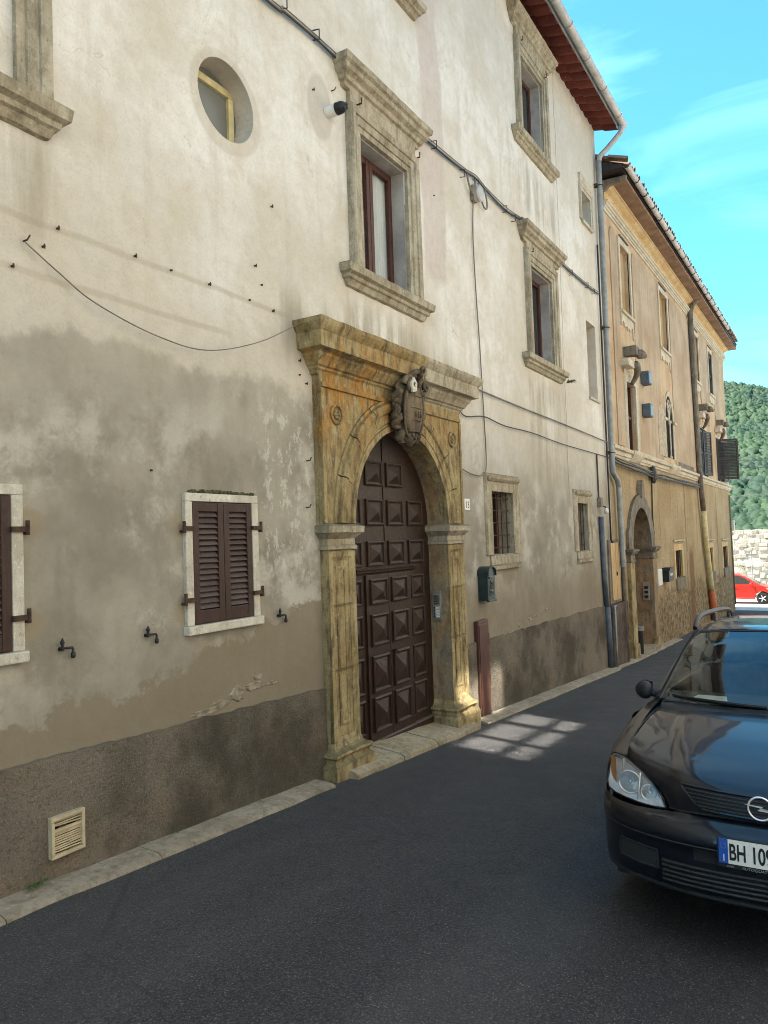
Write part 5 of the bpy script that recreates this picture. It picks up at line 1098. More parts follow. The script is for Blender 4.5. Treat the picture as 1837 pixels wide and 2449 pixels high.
for s_ in (-1, 1): MB().tube(crv([(17.4+.1*s_, -.08, 3.0), (17.4+.2*s_, -.1, 2.85), (17.42+.06*s_, -.08, 2.72)], 4), .02, 6).build('loop', M['cable_d'], J2, smooth=True)
MB().tube([(17.4, -.04, 2.8), (17.40, -.02, 2.0), (17.46, -.02, 1.32)], .017, 6).build('down_lead', M['cable_d'], J2)
NB1 = thing('notice_board', 'small white notice box on the ochre wall beside the second portal', 'notice', (17.8, 0, .42))
MB().box(17.58, 18.02, -.05, 0, .42, .78).build('board', M['paper'], NB1, bevel=.008); MB().box(17.61, 17.99, -.054, -.049, .45, .75).build('sheet', M['whiteplate'], NB1)
NB2 = thing('mailbox', 'black mailbox next to the white notice box on the ochre wall', 'mailbox', (18.5, 0, .45))
MB().box(18.2, 18.75, -.16, 0, .47, .72).build('box', M['iron'], NB2, bevel=.01); MB().prism([(18.17, .72), (18.78, .72), (18.72, .79), (18.23, .79)], -.18, 0).build('lid', M['iron'], NB2); MB().box(18.32, 18.62, -.165, -.158, .6, .66).build('flap', M['alu'], NB2)
IC2 = thing('intercom', 'metal intercom panel inside the second portal jamb', 'intercom', (17.0, .1, .2))
MB().box(P2X+P2R-.025, P2X+P2R+.01, .03, .17, .15, .55).build('panel', M['alu'], IC2, bevel=.006)
for k in range(3): MB().box(P2X+P2R-.032, P2X+P2R-.02, .06, .14, .2+.1*k, .26+.1*k).build('button_strip', M['black'], IC2)
BN = thing('bollard', 'dark post standing at the left jamb of the second portal', 'bollard', (15.75, .05, road_z(15.7)))
MB().tube([(15.62, -.03, road_z(15.6)-.05), (15.62, -.03, road_z(15.6)+.52)], .07, 12).build('post', M['iron'], BN, smooth=True, ang=60); MB().tube([(15.62, -.03, road_z(15.6)+.52), (15.62, -.03, road_z(15.6)+.60)], .085, 12).build('cap', M['zinc'], BN, smooth=True, ang=60)
MB().box(31.2, 31.5, -.12, 0, 1.55, 1.95).build('meter_box', M['whiteplate'], B2, bevel=.01)
wire('corner_conduit', [(31.0, -.04, 2.9), (31.05, -.04, 1.0), (31.2, -.04, -1.2)], .03, M['cable'], 'thin conduit near the far corner of the ochre house', 'conduit', sm=False)
# ------------------------------------------------------------------ house across the street (out of frame: shades, bounces light, shows in the car's reflections)
OY, OH = -5.75, 10.6
B3 = thing('facing_house', 'sunlit warm cream house across the street, seen only in reflections', 'building', (4, OY, road_z(4)))
ows = [(-8.6+3.1*i, -7.5+3.1*i, z, z+1.5) for i in range(13) for z in (1.3, 4.4) if not (i == 4 and z > 7)]
ows += [(-8.6+3.1*i, -7.5+3.1*i, 7.5, 8.9) for i in range(13) if i != 4]
big = (4.64, 6.70, 7.14, 9.80)
o_holes = [rect(*q) for q in ows]+[rect(*big)]
holed_wall([(-10, -2), (33, -2), (33, OH), (-10, OH)], o_holes, OY, [-.15]*len(o_holes)).build('wall', M['cream_wall'], B3)
b = MB(); b.add([(-10, OY, -2), (-10, OY-9, -2), (-10, OY-9, OH), (-10, OY, OH)], [(0, 1, 2, 3)]); b.add([(33, OY, -2), (33, OY-9, -2), (33, OY-9, OH), (33, OY, OH)], [(0, 1, 2, 3)]); b.add([(-10, OY-9, -2), (33, OY-9, -2), (33, OY-9, OH), (-10, OY-9, OH)], [(0, 1, 2, 3)])
b.build('side_wall', M['cream_wall'], B3)
b = MB(); b.add([(-10.2, OY+.5, OH-.05), (33.2, OY+.5, OH-.05), (33.2, OY-4.5, OH+1.7), (-10.2, OY-4.5, OH+1.7)], [(0, 1, 2, 3)]); b.add([(-10.2, OY-9.5, OH), (33.2, OY-9.5, OH), (33.2, OY-4.5, OH+1.7), (-10.2, OY-4.5, OH+1.7)], [(0, 1, 2, 3)]); b.build('roof', M['coppo'], B3)
for a, c, z0, z1 in ows:
    m_ = (a+c)/2; w = MB().box(a, a+.06, OY-.14, OY-.09, z0, z1).box(c-.06, c, OY-.14, OY-.09, z0, z1).box(m_-.04, m_+.04, OY-.14, OY-.09, z0, z1).box(a+.06, c-.06, OY-.138, OY-.092, z0, z0+.06).box(a+.06, c-.06, OY-.138, OY-.092, z1-.06, z1).build('window', M['casement'], B3)
    MB().box(a, c, OY-.125, OY-.12, z0, z1).build('added_shutter', M['darkshut'], w)  # unseen shutters added so these windows throw no stray sun reflections
a, c, z0, z1 = big
q = NB('sunny_window_glass', .05, .5); gl = q.n.new('ShaderNodeBsdfGlossy'); gl.inputs['Roughness'].default_value = .038; gl.inputs['Color'].default_value = (.96, .97, .97, 1); q.L(gl.outputs[0], q.n['Material Output'].inputs[0]); q.n.remove(q.b); M['sunglass'] = q.m
fr = MB()
for xx in (4.68, 5.26, 6.035, 6.66): fr.box(xx-.035, xx+.035, OY-.14, OY-.07, z0, z1)
for zz in (7.18, 7.78, 8.83, 9.76): fr.box(a+.076, c-.076, OY-.138, OY-.074, zz-.035, zz+.035)
w = fr.build('window', M['casement'], B3)
for xa, xb in ((4.725, 5.20), (5.32, 5.95), (6.12, 6.61)):
    MB().box(xa-.03, xb+.03, OY-.135, OY-.128, 7.17, 9.77).build('backing', M['dark'], w)
    for za, zb in ((7.22, 7.69), (7.88, 8.57), (9.08, 9.70)):
        MB().box(xa, xb, OY-.125, OY-.12, za, zb).build('pane', M['sunglass' if za < 9 or xa > 5.3 else 'darkshut'], w)
# ------------------------------------------------------------------ dark estate car (metres; x = backwards, y = towards the facade, z = up)
CAR = thing('parked_car', 'dark blue-black estate car parked facing uphill at the right edge', 'car', (3.83, -3.75, -.112), unit=1); del CAR['_w']
CAR.rotation_euler = (0, R(3.4), 0)
def cb(b, name, mat, parent=None, smooth=True, ang=35, bevel=0):
    return b.build(name, M[mat], parent or CAR, unit=1, smooth=smooth, ang=ang, bevel=bevel)
def mir(rows): return [[Vector((p[0], -p[1], p[2])) for p in r] for r in rows]
def sym(g, nu=3, nv=3):   # grid given from centre outwards; mirrored into one surface
    full = [[Vector((p[0], -p[1], p[2])) for p in reversed(r[1:])]+[Vector(p) for p in r] for r in g]
    return patch(full, nu, nv)
def lerp(t, tab):
    for (a, va), (c, vc) in zip(tab, tab[1:]):
        if t <= c: return va+(vc-va)*(t-a)/(c-a)
    return tab[-1][1]
PL = [(0, 0), (.1, .003), (.2, .012), (.3, .027), (.4, .052), (.5, .09), (.6, .143), (.68, .20), (.74, .262), (.79, .335), (.825, .415), (.845, .50), (.853, .58), (.857, .66)]
PL = [(y, dx+.035*max(0, 1-y/.6)) for y, dx in PL]
def zf(z): return .6-(.6-z)*.85 if z < .6 else z
# bumper: three surfaces (skin above the rub crease, skin below, lip)
def bump_rows(tab, topf=None):
    g = []
    for k, (o, z) in enumerate(tab):
        r = []
        for y, dx in PL:
            zz = zf(z); oo = o
            if topf and k == len(tab)-1: zz = topf(y)
            tp = max(0, (y-.5)/.357)
            r.append((dx+oo*(1-.35*tp), y-(.012*(o/.1) if y > .7 else 0), zz))
        g.append(r)
    return g
def btop(y): return lerp(y, [(0, .632), (.25, .627), (.38, .612), (.44, .602), (.6, .590), (.75, .588), (.80, .592), (.84, .60), (.857, .605)])
def bt2(y): return btop(y)-.022
tabU = [(.012, .462), (.0, .476), (-.002, .50), (.006, .54), (.022, .575)]
g = bump_rows(tabU)
g.append([(dx+.045*(1-.35*max(0, (y-.5)/.357)), y, bt2(y)) for y, dx in PL]); g.append([(dx+.085*(1-.5*max(0, (y-.5)/.357)), y-.004, btop(y)) for y, dx in PL])
cb(MB().grid(sym(g, 2, 2)), 'bumper', 'carpaint')
bm_ = CAR.children[-1]
g = bump_rows([(.085, .175), (.055, .20), (.038, .235), (.03, .30), (.026, .38), (.022, .44), (.012, .463)])
cb(MB().grid(sym(g, 2, 2)), 'bumper_lower', 'carpaint')
g = bump_rows([(.16, .15), (.10, .155), (.065, .165), (.06, .185), (.075, .20)])
cb(MB().grid(sym(g, 2, 2)), 'chin_spoiler', 'plastic')
def bface(y, z, out=.0):
    dx = lerp(abs(y), PL); tp = max(0, (abs(y)-.5)/.357)
    o = lerp(z, [(.175, .085), (.20, .055), (.235, .038), (.30, .03), (.38, .026), (.44, .022), (.463, .012), (.476, 0), (.50, -.002), (.54, .006), (.575, .022), (.63, .085)])
    return Vector((dx+o*(1-.35*tp)-out, y, zf(z)))
# lower intake with slats, fog lamps, plate recess
rows = [[bface(-.46+.92*i/24, z, .004) for i in range(25)] for z in (.225, .27, .31, .355)]
cb(MB().grid(rows), 'lower_intake', 'black')
for z in (.235, .262, .289, .316, .343):
    cb(MB().tube([bface(-.455+.91*i/20, z, .010) for i in range(21)], .0075, 6), 'intake_slat', 'plastic')
for s_ in (1, -1):
    yy = [.48, .53, .58, .63, .68]
    rows = [[bface(s_*(y+.01*(z-.3)), z, .005) for y in yy] for z in (.285, .32, .355, .385)]
    fl = cb(MB().grid(patch(rows, 2, 2)), 'fog_lamp', 'glass_dark')
    rows = [[bface(s_*y, z, .004-.018*(1-abs(y-.57)/.12)) for y in (.50, .54, .58, .62, .65)] for z in (.295, .335, .375)]
    cb(MB().grid(patch(rows, 2, 2)), 'fog_reflector', 'chrome_s', fl)
    cb(MB().tube([bface(s_*y, z, .006) for y, z in ((.48, .285), (.58, .283), (.685, .287), (.69, .34), (.685, .388), (.58, .39), (.48, .387), (.478, .335), (.48, .285))], .007, 6), 'fog_bezel', 'plastic', fl)
rows = [[bface(y, z, .006) for y in (-.30, -.2, -.1, 0, .1, .2, .30)] for z in (.385, .42, .455)]
cb(MB().grid(patch(rows, 2, 2)), 'plate_recess', 'plastic')
cb(MB().tube([bface(y, .466, .004) for y in [-.84+.04*i for i in range(43)]], .006, 6), 'rub_crease', 'plastic')
# number plate: narrow front plate in its holder
PT = MB().box(-.004, .004, -.188, .188, .385, .520).build('number_plate', M['black'], CAR, unit=1, bevel=.003)
PT.location = (.024, 0, .04)
pl = lambda b, n, mt: b.build(n, M[mt], PT, unit=1)
MB_ = MB().box(-.0055, -.0035, -.180, .180, .405, .515); o = pl(MB_, 'plate_sheet', 'plate'); o.matrix_parent_inverse = Matrix()
o = pl(MB().box(-.0062, -.0050, .140, .180, .405, .515), 'euro_band', 'plateblue'); o.matrix_parent_inverse = Matrix()
o = pl(MB().box(-.0062, -.0050, -.180, -.150, .405, .515), 'euro_band', 'plateblue'); o.matrix_parent_inverse = Matrix()
TM = Matrix(((0, 0, -1, 0), (-1, 0, 0, 0), (0, 1, 0, 0), (0, 0, 0, 1)))     # text x -> -y, text y -> z, facing -x
def ptext(name, t, size, y, z, mat, sx=1., xo=-.0066, shear=0, bold=0):
    o = text_mesh(name, t, size, M[mat], PT, Matrix.Translation((xo, y, z)) @ TM @ Matrix.Diagonal((sx, 1, 1, 1)), shear=shear, bold=bold); o.matrix_parent_inverse = Matrix()
ptext('registration', 'BH', .104, .137, .424, 'black', .56, bold=.0022); ptext('registration', '109', .104, .044, .424, 'black', .60, bold=.0022)
o = pl(MB().lathe([(0, -.0068), (.004, -.0068), (.004, -.005)], (0, .053, .46), 'x', 8), 'rivet', 'chrome_s'); o.matrix_parent_inverse = Matrix()
ptext('country_letter', 'I', .045, .165, .415, 'whiteplate', 1.1)
b = MB()
for k in range(12): b.ball((-.0064, .160+.012*math.cos(k*math.pi/6), .483+.012*math.sin(k*math.pi/6)), .0019, 5, 4)
o = pl(b, 'stars', 'brass'); o.matrix_parent_inverse = Matrix()
ptext('dealer_text', 'OPEL', .0125, .150, .3885, 'alu', 1.2, -.0045, .3); ptext('dealer_text', 'AUTOQUATTRO', .0165, .085, .388, 'alu', 1.15, -.0045, .3)
# bonnet
def hz(x, y):
    z = lerp(x, [(0, .745), (.13, .762), (.2, .795), (.3, .828), (.42, .860), (.6, .902), (.8, .938), (1.0, .966), (1.2, .985), (1.4, .995)])
    y = abs(y); z -= .035*(y/.7)**2.2
    yc = lerp(x, [(0, .34), (.15, .37), (.5, .44), (1.2, .53)]); t = max(0, min(1, (y-yc)/.07+.5)); t = t*t*(3-2*t)
    return z-.017*t*(1-.45*max(0, min(1, (x-.3)/.8)))
FR = [(0, .083, .640), (.1, .086, .639), (.2, .096, .636), (.3, .118, .630), (.37, .150, .620), (.43, .198, .616), (.47, .240, .664), (.53, .285, .708), (.60, .345, .745), (.66, .410, .772), (.70, .475, .788)]
g = []
for y, fx_, fz in FR:
    ye = lerp(y, [(0, 0), (.2, .195), (.37, .365), (.43, .43), (.53, .52), (.6, .58), (.66, .635), (.70, .672)]); xr = lerp(ye, [(0, 1.10), (.3, 1.125), (.5, 1.18), (.672, 1.30)])
    x0 = fx_+.085; H0 = hz(x0, y); d = H0-fz
    c = [(fx_, y, fz), (fx_+.006, y, fz+.30*d), (fx_+.016, y, fz+.58*d), (fx_+.042, y, fz+.84*d), (x0, y, H0)]
    for k in range(1, 12): t = k/11; x = x0+(xr-x0)*t; yy = y+(ye-y)*t; c.append((x, yy, hz(x, yy)))
    g.append(c)
g = [list(r) for r in zip(*g)]       # rows from front to back, columns from centre outwards
BON = cb(MB().grid(sym(g, 2, 3)), 'bonnet', 'carpaint', ang=70)
# gap line under the bonnet and along its sides
cb(MB().tube([(x_-.0, y_, z_-.006) for y_, x_, z_ in [(-p[0], p[1], p[2]) for p in reversed(FR[1:6])]+[(p[0], p[1], p[2]) for p in FR[:6]]], .006, 6), 'bonnet_gap', 'black')
for s_ in (1, -1):
    pts = [(.475, .702, .787)]+[(.475+.825*k/8, lerp(k/8, [(0, .702), (.3, .705), (1, .678)]), hz(.475+.825*k/8, .69)+.002) for k in range(1, 9)]
    cb(MB().tube([(p[0], s_*p[1], p[2]) for p in pts], .0042, 6), 'bonnet_gap', 'black')
# grille laid over the bonnet nose; its black patch stands in for the shaded recess
def nose(y, z, out):
    a = abs(y)
    for (y0, x0, z0), (y1, x1, z1) in zip(FR, FR[1:]):
        if y0 <= a <= y1: fx_ = x0+(x1-x0)*(a-y0)/(y1-y0); fz = z0+(z1-z0)*(a-y0)/(y1-y0)
    H0 = hz(fx_+.085, a); t = (z-fz)/(H0-fz); x = fx_+lerp(t, [(0, 0), (.3, .006), (.58, .016), (.84, .042), (1, .085)]); return Vector((x-out, y, z))
def gy(z): return lerp(z, [(.645, .255), (.66, .285), (.70, .33), (.735, .365), (.75, .36)])
zs = [.648, .664, .682, .70, .718, .736]
rows = [[nose(gy(z)*t/10, z+(.006*abs(t)/10), .005) for t in range(-10, 11)] for z in zs]
GRL = cb(MB().grid(patch(rows, 2, 1)), 'grille', 'black')
for z in (.660, .676, .692, .708, .724):
    cb(MB().tube([nose(gy(z)*.975*t/12, z+.006*abs(t)/12, .011) for t in range(-12, 13)], .0052, 6, flat=.8), 'grille_slat', 'plastic', GRL)
bd = [nose(gy(z), z+.006, .008) for z in zs]; top = [nose(gy(.738)*t/10, .740+.006*abs(t)/10, .008) for t in range(10, -11, -1)]; bd2 = [nose(-gy(z), z+.006, .008) for z in reversed(zs)]; bot = [nose(gy(.646)*t/10, .644+.006*abs(t)/10, .008) for t in range(-10, 11)]
cb(MB().tube(bd+top+bd2+bot, .0075, 6), 'grille_surround', 'carpaint', GRL)
# emblem: ring with a lightning bolt
ex = nose(0, .70, 0).x-.022
EM = cb(MB().tube([(ex, .052*math.cos(R(t)), .70+.052*math.sin(R(t))) for t in range(0, 361, 10)], .0046, 8), 'emblem', 'emblem')
bolt = [(-.070, .008), (-.010, .008), (-.022, -.008), (.070, -.010), (.012, -.0035), (.022, .0135)]; bolt = [(.068, .010), (.050, .010), (-.008, .010), (.006, -.004), (-.068, -.010), (-.050, -.010), (.008, -.010), (-.006, .004)]
bolt = [(.070, .013), (-.012, .010), (.004, -.003), (-.070, -.013), (.012, -.010), (-.004, .003)]
cb(MB().add([(ex-.004, y, .70+z) for y, z in bolt]+[(ex+.004, y, .70+z) for y, z in bolt], [(0, 1, 2, 5), (2, 3, 4, 5), (6, 11, 8, 7), (8, 11, 10, 9)]+[(i, (i+1) % 6, (i+1) % 6+6, i+6) for i in range(6)]), 'emblem_bolt', 'emblem', EM, smooth=False)
# headlamps
TOP = [(.202, .446, .606), (.232, .478, .656), (.272, .525, .700), (.325, .58, .736), (.395, .65, .766), (.465, .72, .786), (.535, .782, .782), (.56, .812, .764)]
BOT = [(.206, .452, .602), (.220, .50, .598), (.245, .555, .595), (.280, .61, .594), (.330, .68, .594), (.39, .75, .596), (.46, .806, .604), (.52, .826, .625)]
for s_ in (1, -1):
    g = []
    for t in (0, .25, .5, .75, 1):
        r = []
        for a, c in zip(BOT, TOP):
            p = Vector(a)*(1-t)+Vector(c)*t; bl = .026*math.sin(math.pi*t)+.012*math.sin(math.pi*t); p += Vector((-.72, .55, .25))*bl*.75; r.append((p.x, s_*p.y, p.z))
        g.append(r)
    HL = cb(MB().grid(patch(g, 3, 3)), 'headlamp', 'lens')
    g2 = []
    for t in (0, .2, .45, .75, 1):
        r = []
        for k, (a, c) in enumerate(zip(BOT, TOP)):
            p = Vector(a)*(1-t)+Vector(c)*t; d = .075*math.sin(math.pi*min(1, max(0, k/7)))**.7*math.sin(math.pi*t)**.5; p += Vector((.86, -.35, -.04))*d; r.append((p.x, s_*p.y, p.z))
        g2.append(r)
    cb(MB().grid(patch(g2, 3, 3)), 'lamp_housing', 'reflector', HL)
    for (x, y, z, r_) in ((.375, .665, .672, .058), (.318, .553, .645, .040)):      # reflector bowls and bulbs
        bo = MB().lathe([(r_*1.0, -.02), (r_*.98, -.012), (r_*.8, .02), (r_*.45, .045), (.0, .052)], (x, s_*y, z), 'x', 20); cb(bo, 'reflector_bowl', 'chrome_s', HL)
        cb(MB().tube([(x+.04, s_*y, z), (x-.005, s_*y, z)], .010, 8).ball((x-.008, s_*y, z), .012, 8, 6), 'bulb', 'chrome_s', HL)
        cb(MB().tube([(x-.02, s_*y+r_*math.cos(R(t)), z+r_*math.sin(R(t))) for t in range(0, 361, 20)], .0045, 6), 'bowl_ring', 'chrome_s', HL)
    cb(MB().tube([(.425, s_*.722, .60), (.418, s_*.720, .68), (.44, s_*.715, .775)], .006, 6), 'lamp_divider', 'alu', HL)
    cb(MB().tube([(.295, s_*.608, .605), (.30, s_*.605, .66), (.325, s_*.60, .735)], .005, 6), 'lamp_divider', 'chrome_s', HL)
    rows = [[Vector((.47+.06*i, s_*(.765+.045*i), .625+.14*j)) for i in (0, .5, 1)] for j in (0, .5, 1)]
    cb(MB().grid(rows), 'indicator_reflector', 'amber' if s_ > 0 else 'amber', HL)
    tp = [Vector((p[0]-.006, s_*(p[1]), p[2]-.010)) for p in TOP]; tq = [Vector((p[0]+.012, s_*p[1], p[2]-.030)) for p in TOP]
    cb(MB().grid([tp, tq]), 'lamp_brow', 'alu', HL)
    ed = [Vector((p[0]-.001, s_*p[1], p[2])) for p in BOT]+[Vector((p[0], s_*p[1], p[2])) for p in reversed(TOP)]
    cb(MB().tube(ed+[ed[0]], .0045, 6), 'lamp_seal', 'black', HL)
    # wing (front fender)
    arch = [(.62, .36), (.64, .46), (.68, .56), (.74, .63), (.83, .68), (.93, .69), (1.03, .67), (1.11, .62), (1.17, .54), (1.2, .44), (1.21, .33), (1.21, .26)]
    top_ = [(.475, .705, .786), (.60, .708, .828), (.75, .709, .872), (.90, .706, .910), (1.05, .701, .942), (1.20, .692, .967), (1.32, .682, .985), (1.45, .70, .985)]
    mid1 = [(.535, .785, .783), (.64, .788, .808), (.77, .79, .846), (.91, .789, .880), (1.06, .786, .908), (1.21, .78, .930), (1.34, .775, .945), (1.47, .772, .950)]
    mid2 = [(.565, .818, .752), (.655, .838, .765), (.775, .843, .795), (.91, .843, .82), (1.06, .842, .84), (1.21, .84, .852), (1.35, .838, .86), (1.48, .836, .862)]
    mid3 = [(.56, .845, .66), (.64, .856, .69), (.765, .862, .735), (.91, .864, .755), (1.06, .862, .75), (1.21, .858, .74), (1.36, .856, .74), (1.49, .855, .74)]
    mid4 = [(.60, .857, .605), (.66, .862, .63), (.77, .870, .675), (.91, .872, .70), (1.07, .870, .68), (1.20, .860, .60), (1.36, .856, .55), (1.49, .855, .52)]
    g = [[(x, s_*y, z) for x, y, z in r] for r in (top_, mid1, mid2, mid3, mid4)]
    WG = cb(MB().grid(patch(g, 3, 3)), 'wing', 'carpaint', ang=60)
    g = [[(x, s_*y, z) for x, y, z in r] for r in ([(.60, .857, .605), (.62, .858, .50), (.63, .85, .36), (.64, .83, .26)], [(.66, .862, .63), (.645, .86, .52), (.65, .85, .38), (.66, .83, .27)])]
    # body side, doors
    def sd(x): return .855+.004*math.sin(x)
    sx = [1.21, 1.5, 1.9, 2.3, 2.7, 3.02]
    g = [[(x, s_*(.72 if z > .95 else (.80 if z > .9 else (.845 if z > .8 else (.857 if z > .4 else .84)))), z-(.0 if x > 1.6 else (.03 if z > .9 else 0))) for x in sx] for z in (.985, .945, .88, .74, .52, .36, .22)]
    bs = cb(MB().grid(patch(g, 2, 2)), 'body_side', 'carpaint', ang=60)
    g = [[(x, s_*(.70 if z > .95 else (.80 if z > .9 else .85)), z) for x in (3.02, 3.3, 3.6, 3.95, 4.18)] for z in (.985, .945, .88, .74, .68)]
    cb(MB().grid(patch(g, 2, 2)), 'rear_quarter', 'carpaint', ang=60)
    g = [[(x, s_*.848, z) for x in (3.86, 4.0, 4.18)] for z in (.68, .5, .3)]; cb(MB().grid(patch(g, 2, 2)), 'rear_corner', 'carpaint')
    cb(MB().box(1.22, 3.0, s_*.862-.006, s_*.862+.006, .50, .555), 'rub_strip', 'plastic', smooth=False, bevel=.004)
    for xd in (2.28,): cb(MB().tube([(xd, s_*.852, .3), (xd+.01, s_*.858, .7), (xd+.02, s_*.80, .945)], .004, 5), 'door_gap', 'black')
    for xd in (2.10, 3.0): cb(MB().box(xd-.1, xd+.1, s_*.865-.012, s_*.865+.012, .80, .83), 'door_handle', 'carpaint', smooth=False, bevel=.008)
    # side glass and pillars
    rows = [[(1.42+.58*t+(1-0)*0, s_*(.735-.165*t), .985+.40*t) for t in (0, .33, .66, 1)], [(2.3, s_*(.745-.165*t), .985+.415*t) for t in (0, .33, .66, 1)], [(3.2, s_*(.74-.165*t), .985+.405*t) for t in (0, .33, .66, 1)], [(3.98-.1*0, s_*(.70-.16*t), .985+.38*t) for t in (0, .33, .66, 1)]]
    cb(MB().grid(patch(rows, 3, 2)), 'side_glass', 'carglass')
    for xa, xb in ((2.26, 2.36), (3.12, 3.22)):
        rows = [[(x, s_*(.749-.165*t), .985+.41*t) for t in (0, .5, 1)] for x in (xa, xb)]; cb(MB().grid(rows), 'door_pillar', 'plastic')
    A_in = [(1.285, .664, .992), (1.50, .635, 1.105), (1.75, .594, 1.245), (1.985, .545, 1.377), (2.06, .53, 1.407)]
    A_mid = [(1.32, .700, .992), (1.53, .668, 1.105), (1.78, .625, 1.245), (2.01, .574, 1.372), (2.08, .56, 1.396)]
    A_out = [(1.40, .742, .975), (1.60, .708, 1.09), (1.84, .655, 1.225), (2.05, .60, 1.345), (2.12, .585, 1.372)]
    g = [[(x, s_*y, z) for x, y, z in r] for r in (A_in, A_mid, A_out)]
    cb(MB().grid(patch(g, 3, 3)), 'windscreen_pillar', 'carpaint')
    cb(MB().tube([(x-.006, s_*y, z+.002) for x, y, z in crv(A_in, 3)], .008, 6), 'windscreen_seal', 'black')
    cb(MB().tube([(x, s_*y, z+.004) for x, y, z in crv(A_mid, 3)]+[(2.6, s_*.575, 1.418), (3.9, s_*.55, 1.39)], .006, 6), 'roof_channel', 'black')
    # roof rail on feet
    rp = crv([(2.05, .572, 1.405), (2.12, .572, 1.445), (2.25, .572, 1.478), (2.5, .57, 1.495), (3.2, .56, 1.50), (3.7, .55, 1.488), (3.86, .548, 1.462), (3.92, .548, 1.42)], 4)
    RL = cb(MB().tube([(p[0], s_*p[1], p[2]) for p in rp], .017, 8, flat=1.25), 'roof_rail', 'plastic')
    for xf in (2.95, 3.84): cb(MB().box(xf-.06, xf+.06, s_*.556-.013, s_*.556+.013, 1.40, 1.49), 'rail_foot', 'plastic', RL, bevel=.008)
    # door mirror
    mg = []
    for k in range(9):
        t = k/8; w = min(1, math.sin(math.pi*min(1, t*.96+.02))**.38)
        mg.append([(1.50+.03*t+.05*w*math.cos(R(a)), s_*(.775+.115*t), 1.010+.066*w*(1 if abs(math.sin(R(a))) < .01 else math.copysign(abs(math.sin(R(a)))**.6, math.sin(R(a))))*(1-.15*t)) for a in range(0, 360, 24)])
    MR = cb(MB().grid(mg, True), 'door_mirror', 'plastic', ang=60)
    cb(MB().add([(1.585+.002*i, s_*yy, zz) for i, (yy, zz) in enumerate(((.79, .965), (.875, .97), (.88, 1.05), (.79, 1.06)))], [(0, 1, 2, 3)]), 'mirror_glass', 'chrome', MR, smooth=False)
    cb(MB().tube([(1.50, s_*.735, .985), (1.52, s_*.80, 1.0)], .028, 8), 'mirror_arm', 'plastic', MR)
    # wheels
    for xw in (.93, 3.54):
        WH = cb(MB().lathe([(.20, -.09), (.27, -.095), (.305, -.08), (.312, -.04), (.312, .04), (.305, .08), (.27, .095), (.20, .09)], (xw, s_*.765, .312), 'y', 32), 'wheel', 'rubber', ang=50)
        cb(MB().lathe([(.205, s_*.085), (.195, s_*.06), (.19, s_*.05), (.06, s_*.07), (0, s_*.075)], (xw, s_*.765, .312), 'y', 24), 'rim', 'alloy', WH)
    for xw in (.93, 3.54): cb(MB().tube([(xw+.36*math.cos(R(t)), s_*.80, .33+.36*math.sin(R(t))) for t in range(-10, 191, 10)], .03, 6), 'wheel_arch_liner', 'plastic')
# windscreen, cowl, wipers, roof, tail
BASE = [(1.115, 0, .995), (1.135, .25, .994), (1.19, .48, .992), (1.285, .664, .992)]; HEAD = [(1.925, 0, 1.405), (1.935, .2, 1.402), (1.955, .4, 1.393), (1.985, .545, 1.377)]
g = []
for t in (0, .25, .5, .75, 1): g.append([tuple(Vector(a)*(1-t)+Vector(c)*t+Vector((-.03, 0, .035))*math.sin(math.pi*t)) for a, c in zip(BASE, HEAD)])
cb(MB().grid(sym(g, 4, 4)), 'windscreen', 'carglass')
g = [[(x-.045, y, z+.004) for x, y, z in HEAD], [(x-.012, y, z+.016) for x, y, z in HEAD], [(x+.025, y, z+.020) for x, y, z in HEAD]]
g = [[(x-.004, y, z+.0015) for x, y, z in HEAD], [(x+.014, y, z+.012) for x, y, z in HEAD]]; cb(MB().grid(sym(g, 2, 3)), 'header_seal', 'black')
g = []
for x, z, w in ((1.945, 1.417, .55), (2.05, 1.432, .565), (2.4, 1.458, .575), (2.9, 1.465, .57), (3.4, 1.452, .562), (3.85, 1.418, .55), (4.0, 1.395, .545)):
    g.append([(x+(.0 if x > 2 else .0)+.05*(y/.57)**2*(1 if x < 2.1 else 0), y*w/.57, z-.012*(y/.57)**2-.028*max(0, (y/.57-.6)/.4)**2) for y in (0, .2, .38, .5, .57)])
cb(MB().grid(sym(g, 3, 3)), 'roof', 'carpaint', ang=60)
g = [[(x, y, z) for y in (0, .25, .45, w)] for x, z, w in ((4.0, 1.395, .545), (4.10, 1.2, .60), (4.20, .98, .68), (4.24, .8, .80), (4.26, .5, .82), (4.22, .3, .8))]
cb(MB().grid(sym(g, 2, 2)), 'tailgate', 'carpaint')
cw_ = [[(x-.09, y, hz(x-.09, y)-.004) for x, y, z in BASE], [(x-.05, y, z-.022) for x, y, z in BASE], [(x+.02, y, z-.005) for x, y, z in BASE]]
cb(MB().grid(sym(cw_, 2, 3)), 'cowl', 'plastic')
for y0_, y1_ in ((.04, .60), (-.56, -.02)):
    def wp(y, dz): 
        t = .055; a = lerp(abs(y), [(0, 1.115), (.25, 1.135), (.48, 1.19), (.664, 1.285)]); return Vector((a-.012+.05*dz, y, 1.004+.03*dz))
    pts = [wp(y0_+(y1_-y0_)*k/10, .15+.55*k/10) for k in range(11)]
    WP = cb(MB().tube(pts, [.011-.0005*k for k in range(11)], 6), 'wiper', 'black')
    cb(MB().tube([p+Vector((.010, 0, -.012)) for p in pts[3:]], .006, 5), 'wiper_blade', 'rubber', WP)
